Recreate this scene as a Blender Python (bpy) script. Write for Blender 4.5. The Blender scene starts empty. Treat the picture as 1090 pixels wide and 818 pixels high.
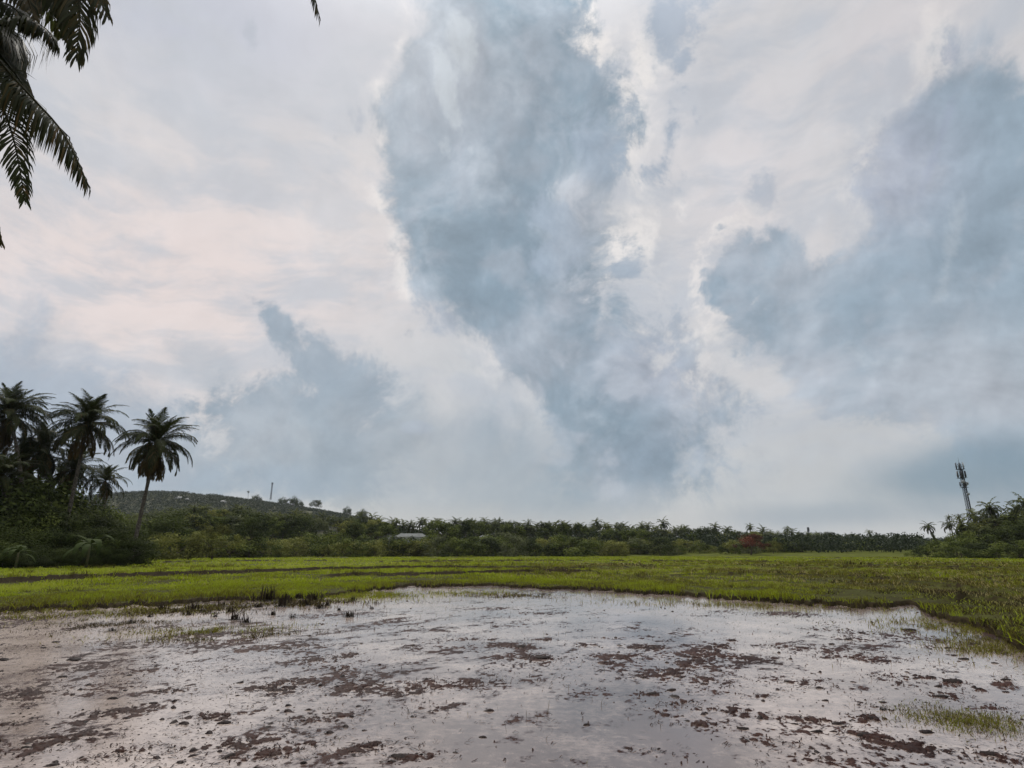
import bpy, math, random
import numpy as np

SC = bpy.context.scene
COL = SC.collection
RNG = np.random.default_rng(11)
random.seed(11)
HAZE = 0.00005
R = math.radians

# ------------------------------------------------------------------ camera
CAM_Z, F, PITCH = 1.6, 625.0, R(16.0)      # f in pixels of the 1090 px wide photograph
cam_d = bpy.data.cameras.new('camera')
cam = bpy.data.objects.new('camera', cam_d)
COL.objects.link(cam)
cam.location = (0, 0, CAM_Z)
cam.rotation_euler = (R(90) + PITCH, 0, 0)
cam_d.sensor_width = 36.0
cam_d.lens = 36.0 * F / 1090.0
cam_d.clip_start = 0.1
cam_d.clip_end = 20000
SC.camera = cam
SC.view_settings.view_transform = 'Standard'
SC.view_settings.look = 'None'
SC.view_settings.gamma = 1
SC.view_settings.use_curve_mapping = False
SC.view_settings.exposure = 0.7
SC.cycles.max_bounces = 6
SC.cycles.transparent_max_bounces = 8
SC.cycles.volume_bounces = 0
SC.cycles.use_denoising = True
SC.cycles.denoiser = 'OPENIMAGEDENOISE'
SC.cycles.denoising_input_passes = 'RGB_ALBEDO_NORMAL'


def ray(px, py):
    a, b = (px - 545.0) / F, (409.0 - py) / F
    c, s = math.cos(PITCH), math.sin(PITCH)
    return np.array([a, c - s * b, s + c * b])


def azel(px, py):
    d = ray(px, py)
    d = d / np.linalg.norm(d)
    return math.degrees(math.atan2(d[0], d[1])), math.degrees(math.asin(d[2]))


def at(px, py, Y):
    """the point at depth Y (metres north of the camera) seen at a place in the photograph"""
    d = ray(px, py)
    return np.array([0, 0, CAM_Z]) + d * (Y / d[1])


def on_ground(px, py, z=0.0):
    d = ray(px, py)
    return np.array([0, 0, CAM_Z]) + d * ((z - CAM_Z) / d[2])


# ------------------------------------------------------------------ numpy noise
_T = np.random.default_rng(5).random((256, 256))


def vnoise(x, y, s=0):
    x = np.asarray(x, float) + 17.3 * s
    y = np.asarray(y, float) + 9.1 * s
    xi, yi = np.floor(x).astype(int), np.floor(y).astype(int)
    fx, fy = x - xi, y - yi
    fx = fx * fx * fx * (fx * (fx * 6 - 15) + 10)
    fy = fy * fy * fy * (fy * (fy * 6 - 15) + 10)
    g = lambda a, b: _T[a & 255, b & 255]
    return (g(xi, yi) * (1 - fx) + g(xi + 1, yi) * fx) * (1 - fy) + (g(xi, yi + 1) * (1 - fx) + g(xi + 1, yi + 1) * fx) * fy


def fbm(x, y, oct=4, s=0, gain=.5):
    a, t, n = 1.0, 0.0, 0.0
    for i in range(oct):
        k = 2.03 ** i
        t = t + a * (vnoise(x * k, y * k, s + i * 3) - .5)
        n += a
        a *= gain
    return t / n * 2


def sstep(a, b, x):
    t = np.clip((np.asarray(x, float) - a) / (b - a), 0, 1)
    return t * t * (3 - 2 * t)


# ------------------------------------------------------------------ node helpers
class V:
    """a socket with arithmetic"""
    def __init__(self, nt, s):
        self.nt, self.s = nt, s

    def _m(self, op, o=None, c=None, clamp=False):
        n = self.nt.nodes.new('ShaderNodeMath')
        n.operation = op
        n.use_clamp = clamp
        for i, v in enumerate((self, o, c)):
            if v is None:
                continue
            if isinstance(v, V):
                self.nt.links.new(v.s, n.inputs[i])
            else:
                n.inputs[i].default_value = v
        return V(self.nt, n.outputs[0])

    def __add__(s, o): return s._m('ADD', o)
    def __sub__(s, o): return s._m('SUBTRACT', o)
    def __mul__(s, o): return s._m('MULTIPLY', o)
    def __truediv__(s, o): return s._m('DIVIDE', o)
    def min(s, o): return s._m('MINIMUM', o)
    def max(s, o): return s._m('MAXIMUM', o)
    def neg(s): return s * -1.0
    def inv(s): return V.const(s.nt, 1.0) - s

    @staticmethod
    def const(nt, v):
        n = nt.nodes.new('ShaderNodeValue')
        n.outputs[0].default_value = v
        return V(nt, n.outputs[0])

    def step(s, a, b):
        n = s.nt.nodes.new('ShaderNodeMapRange')
        n.interpolation_type = 'SMOOTHSTEP'
        s.nt.links.new(s.s, n.inputs[0])
        lo, hi = (0.0, 1.0) if a < b else (1.0, 0.0)
        n.inputs[1].default_value = min(a, b)
        n.inputs[2].default_value = max(a, b)
        n.inputs[3].default_value = lo
        n.inputs[4].default_value = hi
        return V(s.nt, n.outputs[0])


def link(nt, v, sock):
    if isinstance(v, V):
        nt.links.new(v.s, sock)
    else:
        sock.default_value = v


def mixc(nt, f, a, b):
    n = nt.nodes.new('ShaderNodeMix')
    n.data_type = 'RGBA'
    link(nt, f, n.inputs[0])
    for v, s in ((a, n.inputs[6]), (b, n.inputs[7])):
        if isinstance(v, V):
            nt.links.new(v.s, s)
        else:
            s.default_value = (*v[:3], 1)
    return V(nt, n.outputs[2])


def noise(nt, vec, scale, detail=4, rough=.5, dist=0.0, lac=2.0):
    n = nt.nodes.new('ShaderNodeTexNoise')
    if vec is not None:
        nt.links.new(vec.s, n.inputs['Vector'])
    n.inputs['Scale'].default_value = scale
    n.inputs['Detail'].default_value = detail
    n.inputs['Roughness'].default_value = rough
    n.inputs['Lacunarity'].default_value = lac
    n.inputs['Distortion'].default_value = dist
    return V(nt, n.outputs['Fac']), V(nt, n.outputs['Color'])


def lin(*c):
    return tuple(((v / 255) / 12.92 if v / 255 <= .04045 else ((v / 255 + .055) / 1.055) ** 2.4) for v in c)


# ------------------------------------------------------------------ meshes
def mesh(name, verts, faces, mats, tint=None, smooth=False, uv=None, mat_index=None):
    """faces: list of (n, k) arrays; tint: per-vertex float"""
    me = bpy.data.meshes.new(name)
    verts = np.asarray(verts, np.float32)
    faces = [np.asarray(f, np.int32) for f in faces if len(f)]
    nl = sum(f.size for f in faces)
    nf = sum(len(f) for f in faces)
    me.vertices.add(len(verts))
    me.vertices.foreach_set('co', verts.ravel())
    me.loops.add(nl)
    me.polygons.add(nf)
    me.loops.foreach_set('vertex_index', np.concatenate([f.ravel() for f in faces]))
    tot = np.concatenate([np.full(len(f), f.shape[1], np.int32) for f in faces])
    st = np.concatenate([[0], np.cumsum(tot)[:-1]]).astype(np.int32)
    me.polygons.foreach_set('loop_start', st)
    me.polygons.foreach_set('loop_total', tot)
    if smooth:
        me.polygons.foreach_set('use_smooth', np.ones(nf, bool))
    for m in (mats if isinstance(mats, (list, tuple)) else [mats]):
        me.materials.append(m)
    if mat_index is not None:
        me.polygons.foreach_set('material_index', np.asarray(mat_index, np.int32))
    if tint is not None:
        a = me.attributes.new('tint', 'FLOAT', 'POINT')
        a.data.foreach_set('value', np.asarray(tint, np.float32))
    me.update(calc_edges=True)
    return me


def ob(name, me, parent=None, loc=None):
    o = bpy.data.objects.new(name, me)
    COL.objects.link(o)
    if parent:
        o.parent = parent
    if loc is not None:
        o.location = tuple(float(v) for v in loc)
    return o


def empty(name, loc, rz=0.0):
    o = ob(name, None, None, loc)
    o.rotation_euler = (0, 0, rz)
    o.empty_display_size = .2
    return o


def tag(o, label=None, cat=None, group=None, kind=None):
    if label: o['label'] = label
    if cat: o['category'] = cat
    if group: o['group'] = group
    if kind: o['kind'] = kind
    return o


class MB:
    """collects vertices, faces and a tint"""
    def __init__(self):
        self.v, self.f, self.t, self.n = [], {}, [], 0

    def add(self, v, f, t=.5):
        v = np.asarray(v, float).reshape(-1, 3)
        f = np.asarray(f, int)
        self.f.setdefault(f.shape[1], []).append(f + self.n)
        self.v.append(v)
        self.t.append(np.full(len(v), t) if np.isscalar(t) else np.asarray(t))
        self.n += len(v)

    def box(self, c, s, t=.5, rz=0.0):
        c, s = np.asarray(c, float), np.asarray(s, float) / 2
        q = np.array([[x, y, z] for z in (-1, 1) for y in (-1, 1) for x in (-1, 1)], float) * s
        if rz:
            cc, ss = math.cos(rz), math.sin(rz)
            q = np.c_[q[:, 0] * cc - q[:, 1] * ss, q[:, 0] * ss + q[:, 1] * cc, q[:, 2]]
        self.add(q + c, [[0, 2, 3, 1], [4, 5, 7, 6], [0, 1, 5, 4], [2, 6, 7, 3], [0, 4, 6, 2], [1, 3, 7, 5]], t)

    def tube(self, pts, rad, k=6, t=.5, cap=True):
        p = np.asarray(pts, float)
        n = len(p)
        rad = np.full(n, rad) if np.isscalar(rad) else np.asarray(rad)
        tg = np.gradient(p, axis=0)
        tg /= np.linalg.norm(tg, axis=1)[:, None] + 1e-9
        ref = np.array([0., 0, 1]) if abs(tg[0, 2]) < .9 else np.array([1., 0, 0])
        ang = np.arange(k) / k * 2 * math.pi
        vs = []
        for i in range(n):
            a = np.cross(tg[i], ref)
            a /= np.linalg.norm(a) + 1e-9
            b = np.cross(tg[i], a)
            vs.append(p[i] + rad[i] * (np.cos(ang)[:, None] * a + np.sin(ang)[:, None] * b))
        f = []
        for i in range(n - 1):
            for j in range(k):
                f.append([i * k + j, i * k + (j + 1) % k, (i + 1) * k + (j + 1) % k, (i + 1) * k + j])
        base = self.n
        self.add(np.concatenate(vs), f, t)
        if cap:
            self.f.setdefault(k, []).append(np.array([list(range(k))[::-1], [(n - 1) * k + j for j in range(k)]]) + base)

    def mesh(self, name, mat, smooth=False):
        return mesh(name, np.concatenate(self.v), [np.concatenate(x) for x in self.f.values()], mat, np.concatenate(self.t), smooth)
# ------------------------------------------------------------------ sky and light
SUN_AZ, SUN_EL = R(-22), R(52)
world = bpy.data.worlds.new('World')
SC.world = world
world.use_nodes = True
W = world.node_tree
W.nodes.clear()
SKY_STRENGTH = 0.1


def build_sky():
    nt = W
    tc = nt.nodes.new('ShaderNodeTexCoord')
    D = V(nt, tc.outputs['Generated'])
    nd = nt.nodes.new('ShaderNodeVectorMath'); nd.operation = 'NORMALIZE'
    nt.links.new(D.s, nd.inputs[0])
    D = V(nt, nd.outputs[0])
    sx = nt.nodes.new('ShaderNodeSeparateXYZ')
    nt.links.new(D.s, sx.inputs[0])
    X, Y, Z = (V(nt, sx.outputs[i]) for i in range(3))
    az = X._m('ARCTAN2', Y) * (180 / math.pi)
    el = Z._m('ARCSINE') * (180 / math.pi)

    # broad and fine turbulence of the cloud field
    nA, cA = noise(nt, D, 3.2, 3, .5)
    wv = nt.nodes.new('ShaderNodeVectorMath'); wv.operation = 'SUBTRACT'
    nt.links.new(cA.s, wv.inputs[0]); wv.inputs[1].default_value = (.5, .5, .5)
    wm = nt.nodes.new('ShaderNodeVectorMath'); wm.operation = 'MULTIPLY_ADD'
    nt.links.new(wv.outputs[0], wm.inputs[0]); wm.inputs[1].default_value = (.15, .15, .15)
    nt.links.new(D.s, wm.inputs[2])
    DW = V(nt, wm.outputs[0])
    n_edge, _ = noise(nt, DW, 6.0, 11, .62)
    n_fine, _ = noise(nt, DW, 21.0, 8, .68)
    n_body, _ = noise(nt, DW, 4.3, 8, .56)
    n_soft, _ = noise(nt, DW, 2.1, 3, .5)
    n_mid, _ = noise(nt, DW, 9.5, 6, .55)
    mp = nt.nodes.new('ShaderNodeMapping'); mp.inputs['Scale'].default_value = (1, 1, 3.2)
    nt.links.new(DW.s, mp.inputs['Vector'])
    n_str, _ = noise(nt, V(nt, mp.outputs[0]), 5.0, 7, .6)
    e1 = (n_edge - .5) * 2.0
    e2 = (n_fine - .5) * 2.0
    rag = e1 * 11.0 + e2 * 7.0                      # degrees

    def curve(x, pts, x0, x1, y0, y1):
        """float curve: degrees to degrees"""
        n = nt.nodes.new('ShaderNodeFloatCurve')
        c = n.mapping.curves[0]
        pts = sorted(pts)
        q = [((a - x0) / (x1 - x0), (b - y0) / (y1 - y0)) for a, b in pts]
        c.points[0].location = q[0]
        c.points[1].location = q[-1]
        for a in q[1:-1]:
            c.points.new(*a)
        for p in c.points:
            p.handle_type = 'VECTOR'
        n.mapping.extend = 'HORIZONTAL'
        n.mapping.use_clip = False
        n.mapping.update()
        nt.links.new(((x - x0) * (1 / (x1 - x0))).s, n.inputs['Value'])
        return V(nt, n.outputs[0]) * (y1 - y0) + y0

    def side(pts):                                  # a boundary az(el)
        q = [azel(x, y) for x, y in pts]
        return curve(el, [(b, a) for a, b in q], -5, 60, -70, 70)

    def level(pts):                                 # a boundary el(az)
        q = [azel(x, y) for x, y in pts]
        return curve(az, [(a, b) for a, b in q], -70, 70, -20, 70)

    def blob(px, py, rx, ry, ang=0.0, soft=1.0):
        """smooth ellipse: 1 in the middle, 0 at the rim and beyond"""
        a0, e0 = azel(px, py)
        ca, sa = math.cos(R(ang)), math.sin(R(ang))
        a1, b1 = azel(px + rx * ca, py - rx * sa)
        a2, b2 = azel(px + ry * sa, py + ry * ca)
        u = (a1 - a0, b1 - e0); v = (a2 - a0, b2 - e0)
        lu, lv = math.hypot(*u), math.hypot(*v)
        cu, su = u[0] / lu, u[1] / lu
        dx, dy = az - a0, el - e0
        p = (dx * cu + dy * su) * (1 / lu)
        q = (dy * cu - dx * su) * (1 / lv)
        r = (p * p + q * q)._m('SQRT')
        return r

    def bl(*a, **k):
        return blob(*a, **k).step(1.0, 0.0)

    # ---- bright upper deck: pinkish white on the left, bluish at the top left, white to the right
    base = mixc(nt, bl(170, 300, 420, 230, 10), lin(205, 205, 207), lin(230, 217, 213))
    base = mixc(nt, bl(230, 10, 330, 170) * .9, base, lin(184, 190, 204))
    base = mixc(nt, bl(790, 190, 200, 260, 15) * .8, base, lin(218, 213, 214))
    base = mixc(nt, bl(970, 60, 200, 140) * .7, base, lin(214, 207, 208))
    base = mixc(nt, bl(640, 90, 160, 140) * .6, base, lin(220, 219, 223))
    base = mixc(nt, bl(880, 480, 260, 110) * .6, base, lin(186, 189, 193))
    base = mixc(nt, bl(480, 430, 260, 130) * .7, base, lin(196, 199, 202))
    base = mixc(nt, (n_str.step(.42, .62)) * .75, base, lin(188, 193, 201))
    base = mixc(nt, (n_body.step(.50, .72)) * .45, base, lin(217, 212, 211))
    base = mixc(nt, el.step(15, 2) * .55, base, lin(184, 188, 190))

    def shade(mask, dark, light, body, k=1.0):
        f = n_body.step(.40, .64)
        c = mixc(nt, f * body, dark, light)
        return mask * k, c

    col = base

    def put(col, mask, c):
        return mixc(nt, mask, col, c)

    BROKEN = n_edge.step(.50, .62) * el.step(26, 10) * .55
    base = mixc(nt, BROKEN, base, lin(178, 184, 191))
    # ---- soft grey shelves low down
    C1t = level([(-60, 350), (0, 345), (40, 330), (80, 348), (120, 385), (165, 402), (200, 440), (240, 520), (300, 640)])
    mC1 = (C1t - el + rag * .6).step(-1.8, 4.0) * .95
    col = put(col, mC1, mixc(nt, n_body.step(.4, .65) * .5, lin(164, 175, 188), lin(186, 190, 198)))
    r = blob(205, 375, 48, 34, -25).min(blob(228, 395, 46, 30, -40))
    mC2 = (r * -1 + 1.0 + e1 * 1.5 + e2 * .6).step(-.15, .75) * .6
    col = put(col, mC2, mixc(nt, n_body.step(.4, .6) * .6, lin(170, 178, 187), lin(192, 196, 200)))
    r = blob(330, 480, 150, 62, 8).min(blob(375, 440, 62, 70)).min(blob(298, 348, 44, 17, -50)).min(blob(345, 396, 60, 30, -52)).min(blob(280, 445, 80, 48, 20))
    mC3 = (r * -1 + 1.0 + e1 * 1.7 + e2 * 1.0).step(-.1, .55) * .95
    col = put(col, mC3, mixc(nt, n_body.step(.38, .62) * .65, lin(144, 159, 172), lin(178, 184, 191)))
    col = put(col, (blob(300, 512, 210, 28, 2) * -1 + 1.0 + e1 * .8).step(0, .8) * .7, lin(150, 166, 181))
    mD = (blob(520, 495, 260, 90, -8).min(blob(640, 470, 190, 100, -10)) * -1 + 1.0 + e1 * .9 + e2 * .3).step(-.1, .75) * .85
    col = put(col, mD, mixc(nt, n_body.step(.4, .62) * .6, lin(154, 166, 176), lin(178, 183, 188)))

    # ---- the tall blue-grey mass down the middle
    L = side([(440, -120), (438, -40), (448, 0), (452, 30), (432, 50), (412, 80), (402, 115), (404, 150), (411, 200), (412, 240), (432, 280), (462, 320),
              (505, 365), (542, 415), (575, 455), (585, 500), (600, 560)])
    Rr = side([(640, -120), (635, -40), (628, 0), (655, 45), (690, 85), (684, 125), (664, 165), (655, 215), (668, 260), (672, 300), (700, 345), (745, 385),
               (790, 420), (800, 460), (785, 500), (740, 540), (700, 560)])
    dL = az - L
    dR = Rr - az
    hard = el.step(3, 24)
    mL = (dL + rag * .55).step(-1.0, 2.6)
    mLs = (dL + rag * .6).step(-4.0, 6.0)
    mL = mL * hard + mLs * hard.inv()
    mR = (dR + rag * .8 + e2 * 3.0).step(-1.6, 4.6)
    mA = mL * mR
    low = (el + e1 * 3.0).step(1.0, 7.0)
    mA = mA * low
    cA_ = mixc(nt, n_body.step(.41, .63), lin(133, 152, 166), lin(163, 173, 184))
    cA_ = mixc(nt, bl(440, 230, 110, 140) * .65, cA_, lin(145, 163, 176))
    cA_ = mixc(nt, bl(700, 390, 110, 80) * .5, cA_, lin(182, 184, 196))
    cA_ = mixc(nt, bl(690, 490, 130, 60, 12) * .75, cA_, lin(138, 155, 171))
    cA_ = mixc(nt, (n_edge.step(.52, .70)) * .42, cA_, lin(192, 199, 207))
    # bright rims where the sun shines round the edge
    rimL = ((dL + rag * .55).step(-3.0, -.2)) * ((dL + rag * .55).step(1.8, .2)) * hard * .7 * n_mid.step(.46, .62)
    rimR = ((dR + rag * .9).step(-5.0, -.6)) * ((dR + rag * .9).step(2.2, 0)) * el.step(14, 20) * .85 * n_mid.step(.44, .60)
    col = put(col, rimL.max(rimR), lin(238, 233, 229))
    col = put(col, mA, cA_)
    # softer pale heads boiling up inside the mass, and grey shelves between the masses
    heads = n_mid.step(.50, .63)
    col = put(col, mA * heads * (el.step(26, 16) * .3 + .34), lin(186, 192, 202))
    col = put(col, mA * bl(640, 250, 110, 90, 35) * n_edge.step(.42, .60) * .6, lin(200, 203, 210))
    # pale wisps inside the mass
    w = blob(482, 120, 10, 34, 25).min(blob(478, 165, 9, 30, -12)).min(blob(497, 35, 12, 30, -10))
    col = put(col, (w * -1 + .9 + e1 * 4.0 + e2 * 2.0).step(.1, 1.2) * .5, lin(196, 204, 210))
    w = blob(640, 235, 46, 26, 40).min(blob(625, 305, 38, 24, 10)).min(blob(612, 205, 30, 14, 35))
    col = put(col, (w * -1 + .85 + e1 * 3.6 + e2 * 2.4).step(-.05, 1.3) * .4, lin(210, 211, 216))
    # ragged dark fragments to its right and left
    w = blob(712, 28, 30, 50, -10).min(blob(728, 75, 22, 30, -30)).min(blob(746, 130, 14, 26, -20)).min(blob(705, 178, 22, 16)).min(blob(715, 140, 16, 34))
    mF = (w * -1 + 1.0 + e1 * 3.4 + e2 * 2.6).step(-.1, 1.3)
    col = put(col, mF * .95, mixc(nt, n_body.step(.4, .6) * .5, lin(158, 170, 184), lin(184, 191, 202)))
    w = blob(590, 235, 34, 17, -35).min(blob(665, 285, 28, 20, 10)).min(blob(592, 275, 46, 26, 20)).min(blob(640, 160, 26, 36, 40))
    mF = (w * -1 + 1.0 + e1 * 2.0 + e2 * 1.4).step(-.05, .7)
    col = put(col, mF * .75, mixc(nt, n_body.step(.4, .6) * .5, lin(156, 170, 185), lin(178, 188, 199)))
    w = blob(382, 128, 11, 20, 20).min(blob(357, 148, 7, 8)).min(blob(475, 340, 20, 13, -35)).min(blob(448, 455, 14, 7)).min(blob(218, 332, 12, 6)).min(blob(108, 290, 28, 10, -35)).min(blob(268, 35, 10, 22)).min(blob(815, 208, 12, 22, -25))
    w = w.min(blob(730, 375, 16, 40, 25)).min(blob(800, 440, 16, 10))
    mF = (w * -1 + .9 + e1 * 3.2 + e2 * 2.4).step(-.05, 1.0)
    col = put(col, mF * .6, lin(168, 177, 189))

    # ---- the mass on the right
    BL = side([(1020, -60), (1012, 30), (1004, 55), (985, 85), (958, 110), (932, 130), (902, 155), (896, 200), (893, 240), (880, 280), (780, 320), (772, 350), (778, 385), (830, 425), (880, 452), (960, 470), (1040, 490), (1090, 520), (1200, 560)])
    dB = az - BL
    mB1 = (dB + rag * .6).step(-1.2, 4.2)
    top = level([(850, -40), (940, 40), (985, 66), (1004, 45), (1030, 60), (1050, 50), (1090, 70), (1200, 70)])
    mB1 = mB1 * (top - el + rag * .6).step(-1.5, 2.5)
    w = blob(812, 288, 62, 44, -8).min(blob(850, 330, 80, 66)).min(blob(790, 300, 40, 38))
    mB2 = (w * -1 + 1.05 + e1 * .95 + e2 * .6).step(-.05, .30)
    bot = level([(740, 385), (790, 398), (830, 428), (875, 450), (930, 462), (1000, 462), (1060, 490), (1110, 560), (1200, 640)])
    mB = mB1.max(mB2) * (el - bot + rag * .7).step(-1.2, 2.8)
    cB = mixc(nt, n_body.step(.41, .63) * .9, lin(149, 165, 178), lin(179, 186, 195))
    cB = mixc(nt, bl(940, 180, 140, 130) * .75, cB, lin(178, 181, 194))
    cB = mixc(nt, bl(960, 300, 170, 90, 10) * .55, cB, lin(147, 165, 179))
    cB = mixc(nt, bl(1060, 400, 170, 110) * .6, cB, lin(174, 181, 189))
    rimB = ((dB + rag * .6).step(-3.4, -.2)) * ((dB + rag * .6).step(2.4, .2)) * el.step(14, 22) * .6 * n_mid.step(.46, .62)
    col = put(col, rimB, lin(234, 228, 224))
    w2 = (w * -1 + 1.05 + e1 * .95 + e2 * .6)
    col = put(col, w2.step(-.40, -.02) * w2.step(.14, -.02) * az.step(30, 22) * .7 * n_fine.step(.42, .60), lin(235, 229, 225))
    col = put(col, mB, cB)
    col = put(col, mB * heads * .35, lin(184, 189, 198))
    w = blob(1012, 270, 9, 60, -4).min(blob(910, 375, 34, 12, -42)).min(blob(950, 388, 36, 12, 5)).min(blob(815, 300, 8, 16))
    col = put(col, (w * -1 + .85 + e1 * 3.5 + e2 * 1.8).step(0, 1.3) * .32, lin(196, 203, 209))
    w = blob(1000, 150, 8, 70, -12).min(blob(1012, 60, 12, 16))
    col = put(col, (w * -1 + 1.0 + e1 * 1.8 + e2 * .8).step(0, .8) * .4, lin(158, 166, 184))

    # ---- slate band low in the east and the pale strip above the trees
    col = put(col, (blob(1020, 505, 230, 52, 10) * -1 + 1.0 + e1 * .5).step(-.1, .9) * .8, lin(116, 140, 156))
    col = put(col, (blob(880, 548, 240, 22, 2) * -1 + 1.0 + e1 * .5).step(0, .9) * .6, lin(150, 163, 174))
    col = put(col, (blob(1120, 545, 140, 60) * -1 + 1.0 + e1 * .4).step(0, .9) * .5, lin(122, 143, 158))
    strip = level([(0, 530), (330, 531), (450, 535), (560, 545), (680, 536), (760, 525), (850, 522), (920, 545), (1090, 560)])
    col = put(col, (strip - el + e1 * 3.5 + e2 * 1.5).step(-.8, 2.6) * az.step(22, 12) * .55, lin(193, 192, 190))

    # ---- relief of the cloud heads: the side towards the hidden sun is a little brighter
    def shifted(k):
        n = nt.nodes.new('ShaderNodeVectorMath'); n.operation = 'ADD'
        nt.links.new(DW.s, n.inputs[0])
        n.inputs[1].default_value = (-.55 * k, .1 * k, .80 * k)
        return V(nt, n.outputs[0])
    r1, _ = noise(nt, shifted(.030), 6.0, 7, .54)
    rr0, _ = noise(nt, DW, 6.0, 7, .54)
    r2, _ = noise(nt, shifted(.011), 14.0, 8, .60)
    r0, _ = noise(nt, DW, 14.0, 8, .60)
    rel = (rr0 - r1) * 1.5 + (r0 - r2) * .7
    amt = mA.max(mB).max(mC3 * .7).max(mC1 * .5) * .75 + .28
    rel = (rel * amt)._m('MULTIPLY', .75).min(.22).max(-.22) * el.step(1, 9)
    # ---- the sky itself, thinly covered
    sky = nt.nodes.new('ShaderNodeTexSky')
    sky.sky_type = 'NISHITA'
    sky.sun_disc = False
    sky.sun_elevation = SUN_EL
    sky.sun_rotation = SUN_AZ
    sky.dust_density = 2.0
    # overhead sky, out of view, made several times brighter to light the ground
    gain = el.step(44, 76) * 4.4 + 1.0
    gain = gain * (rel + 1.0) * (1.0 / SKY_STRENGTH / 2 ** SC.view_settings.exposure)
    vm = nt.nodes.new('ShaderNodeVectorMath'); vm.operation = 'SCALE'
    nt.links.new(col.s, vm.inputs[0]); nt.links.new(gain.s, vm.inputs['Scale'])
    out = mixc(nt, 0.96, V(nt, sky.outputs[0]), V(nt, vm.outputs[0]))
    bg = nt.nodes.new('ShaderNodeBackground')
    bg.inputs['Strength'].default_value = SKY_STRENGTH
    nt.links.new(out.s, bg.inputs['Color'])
    wo = nt.nodes.new('ShaderNodeOutputWorld')
    nt.links.new(bg.outputs[0], wo.inputs['Surface'])


build_sky()
world.cycles.sampling_method = 'MANUAL'
world.cycles.sample_map_resolution = 512

sun_d = bpy.data.lights.new('sun', 'SUN')
sun_d.energy = 1.5
sun_d.angle = R(14)
sun_d.color = (1.0, .95, .88)
sun = bpy.data.objects.new('sun', sun_d)
COL.objects.link(sun)
sun.rotation_euler = (R(90) - SUN_EL, 0, math.pi - SUN_AZ)
# ------------------------------------------------------------------ materials
def principled(name):
    m = bpy.data.materials.new(name)
    m.use_nodes = True
    nt = m.node_tree
    b = nt.nodes['Principled BSDF']
    return m, nt, b


def obj_coord(nt):
    g = nt.nodes.new('ShaderNodeNewGeometry')
    return V(nt, g.outputs['Position'])


def attr(nt, name):
    a = nt.nodes.new('ShaderNodeAttribute')
    a.attribute_name = name
    return V(nt, a.outputs['Fac'])


def ramp(nt, f, stops):
    n = nt.nodes.new('ShaderNodeValToRGB')
    while len(n.color_ramp.elements) < len(stops):
        n.color_ramp.elements.new(.5)
    for e, (p, c) in zip(n.color_ramp.elements, stops):
        e.position = p
        e.color = (*c, 1)
    link(nt, f, n.inputs[0])
    return V(nt, n.outputs[0])


def leaf_mat(name, stops, trans=.3, rough=.55, obj_var=.25, spec=.3):
    """plant tissue: colour from the plant's own tint, some light coming through"""
    m, nt, b = principled(name)
    t = attr(nt, 'tint')
    oi = nt.nodes.new('ShaderNodeObjectInfo')
    rnd = V(nt, oi.outputs['Random'])
    c = ramp(nt, t + (rnd - .5) * obj_var, stops)
    nt.links.new(c.s, b.inputs['Base Color'])
    b.inputs['Roughness'].default_value = rough
    b.inputs['Specular IOR Level'].default_value = spec
    tr = nt.nodes.new('ShaderNodeBsdfTranslucent')
    nt.links.new(c.s, tr.inputs['Color'])
    mx = nt.nodes.new('ShaderNodeMixShader')
    mx.inputs[0].default_value = trans
    nt.links.new(b.outputs[0], mx.inputs[1])
    nt.links.new(tr.outputs[0], mx.inputs[2])
    nt.links.new(mx.outputs[0], nt.nodes['Material Output'].inputs['Surface'])
    return m


def solid_mat(name, a, b2, scale=6.0, rough=.7, metal=0.0, bump=.0):
    m, nt, b = principled(name)
    tc = nt.nodes.new('ShaderNodeTexCoord')
    f, _ = noise(nt, V(nt, tc.outputs['Object']), scale, 6, .6)
    nt.links.new(mixc(nt, f.step(.35, .65), a, b2).s, b.inputs['Base Color'])
    b.inputs['Roughness'].default_value = rough
    b.inputs['Metallic'].default_value = metal
    b.inputs['Specular IOR Level'].default_value = .12
    if bump:
        bp = nt.nodes.new('ShaderNodeBump')
        bp.inputs['Strength'].default_value = bump
        bp.inputs['Distance'].default_value = .02
        nt.links.new(f.s, bp.inputs['Height'])
        nt.links.new(bp.outputs[0], b.inputs['Normal'])
    return m


# ------------------------------------------------------------------ shape of the land
EDGE = [(-120, 668), (-60, 660), (0, 652), (60, 650), (110, 649), (170, 645), (230, 641), (300, 639), (345, 637), (378, 633), (400, 629), (440, 625.5), (490, 624), (530, 624.5),
        (575, 627), (620, 629), (660, 631), (705, 633.5), (745, 636), (790, 640), (835, 642), (875, 644), (915, 647), (945, 649), (962, 646), (972, 647), (985, 655),
        (1012, 662), (1040, 671), (1065, 681), (1090, 693), (1130, 716), (1180, 750)]
_E = np.array([on_ground(x, y, 0.0) for x, y in EDGE])
_eaz, _er = np.degrees(np.arctan2(_E[:, 0], _E[:, 1])), np.hypot(_E[:, 0], _E[:, 1])


def polar(x, y):
    return np.degrees(np.arctan2(x, y)), np.hypot(x, y)


def r_edge(az):
    az = np.asarray(az, float)
    r = np.interp(az, _eaz, _er)
    return r * (1 + .05 * fbm(az * .55, az * 0 + 3.3, 4, 1) + .05 * fbm(az * 1.9, az * 0 + 8.3, 4, 2) + .03 * fbm(az * 7.0, az * 0 + 5.3, 3, 4))


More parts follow.
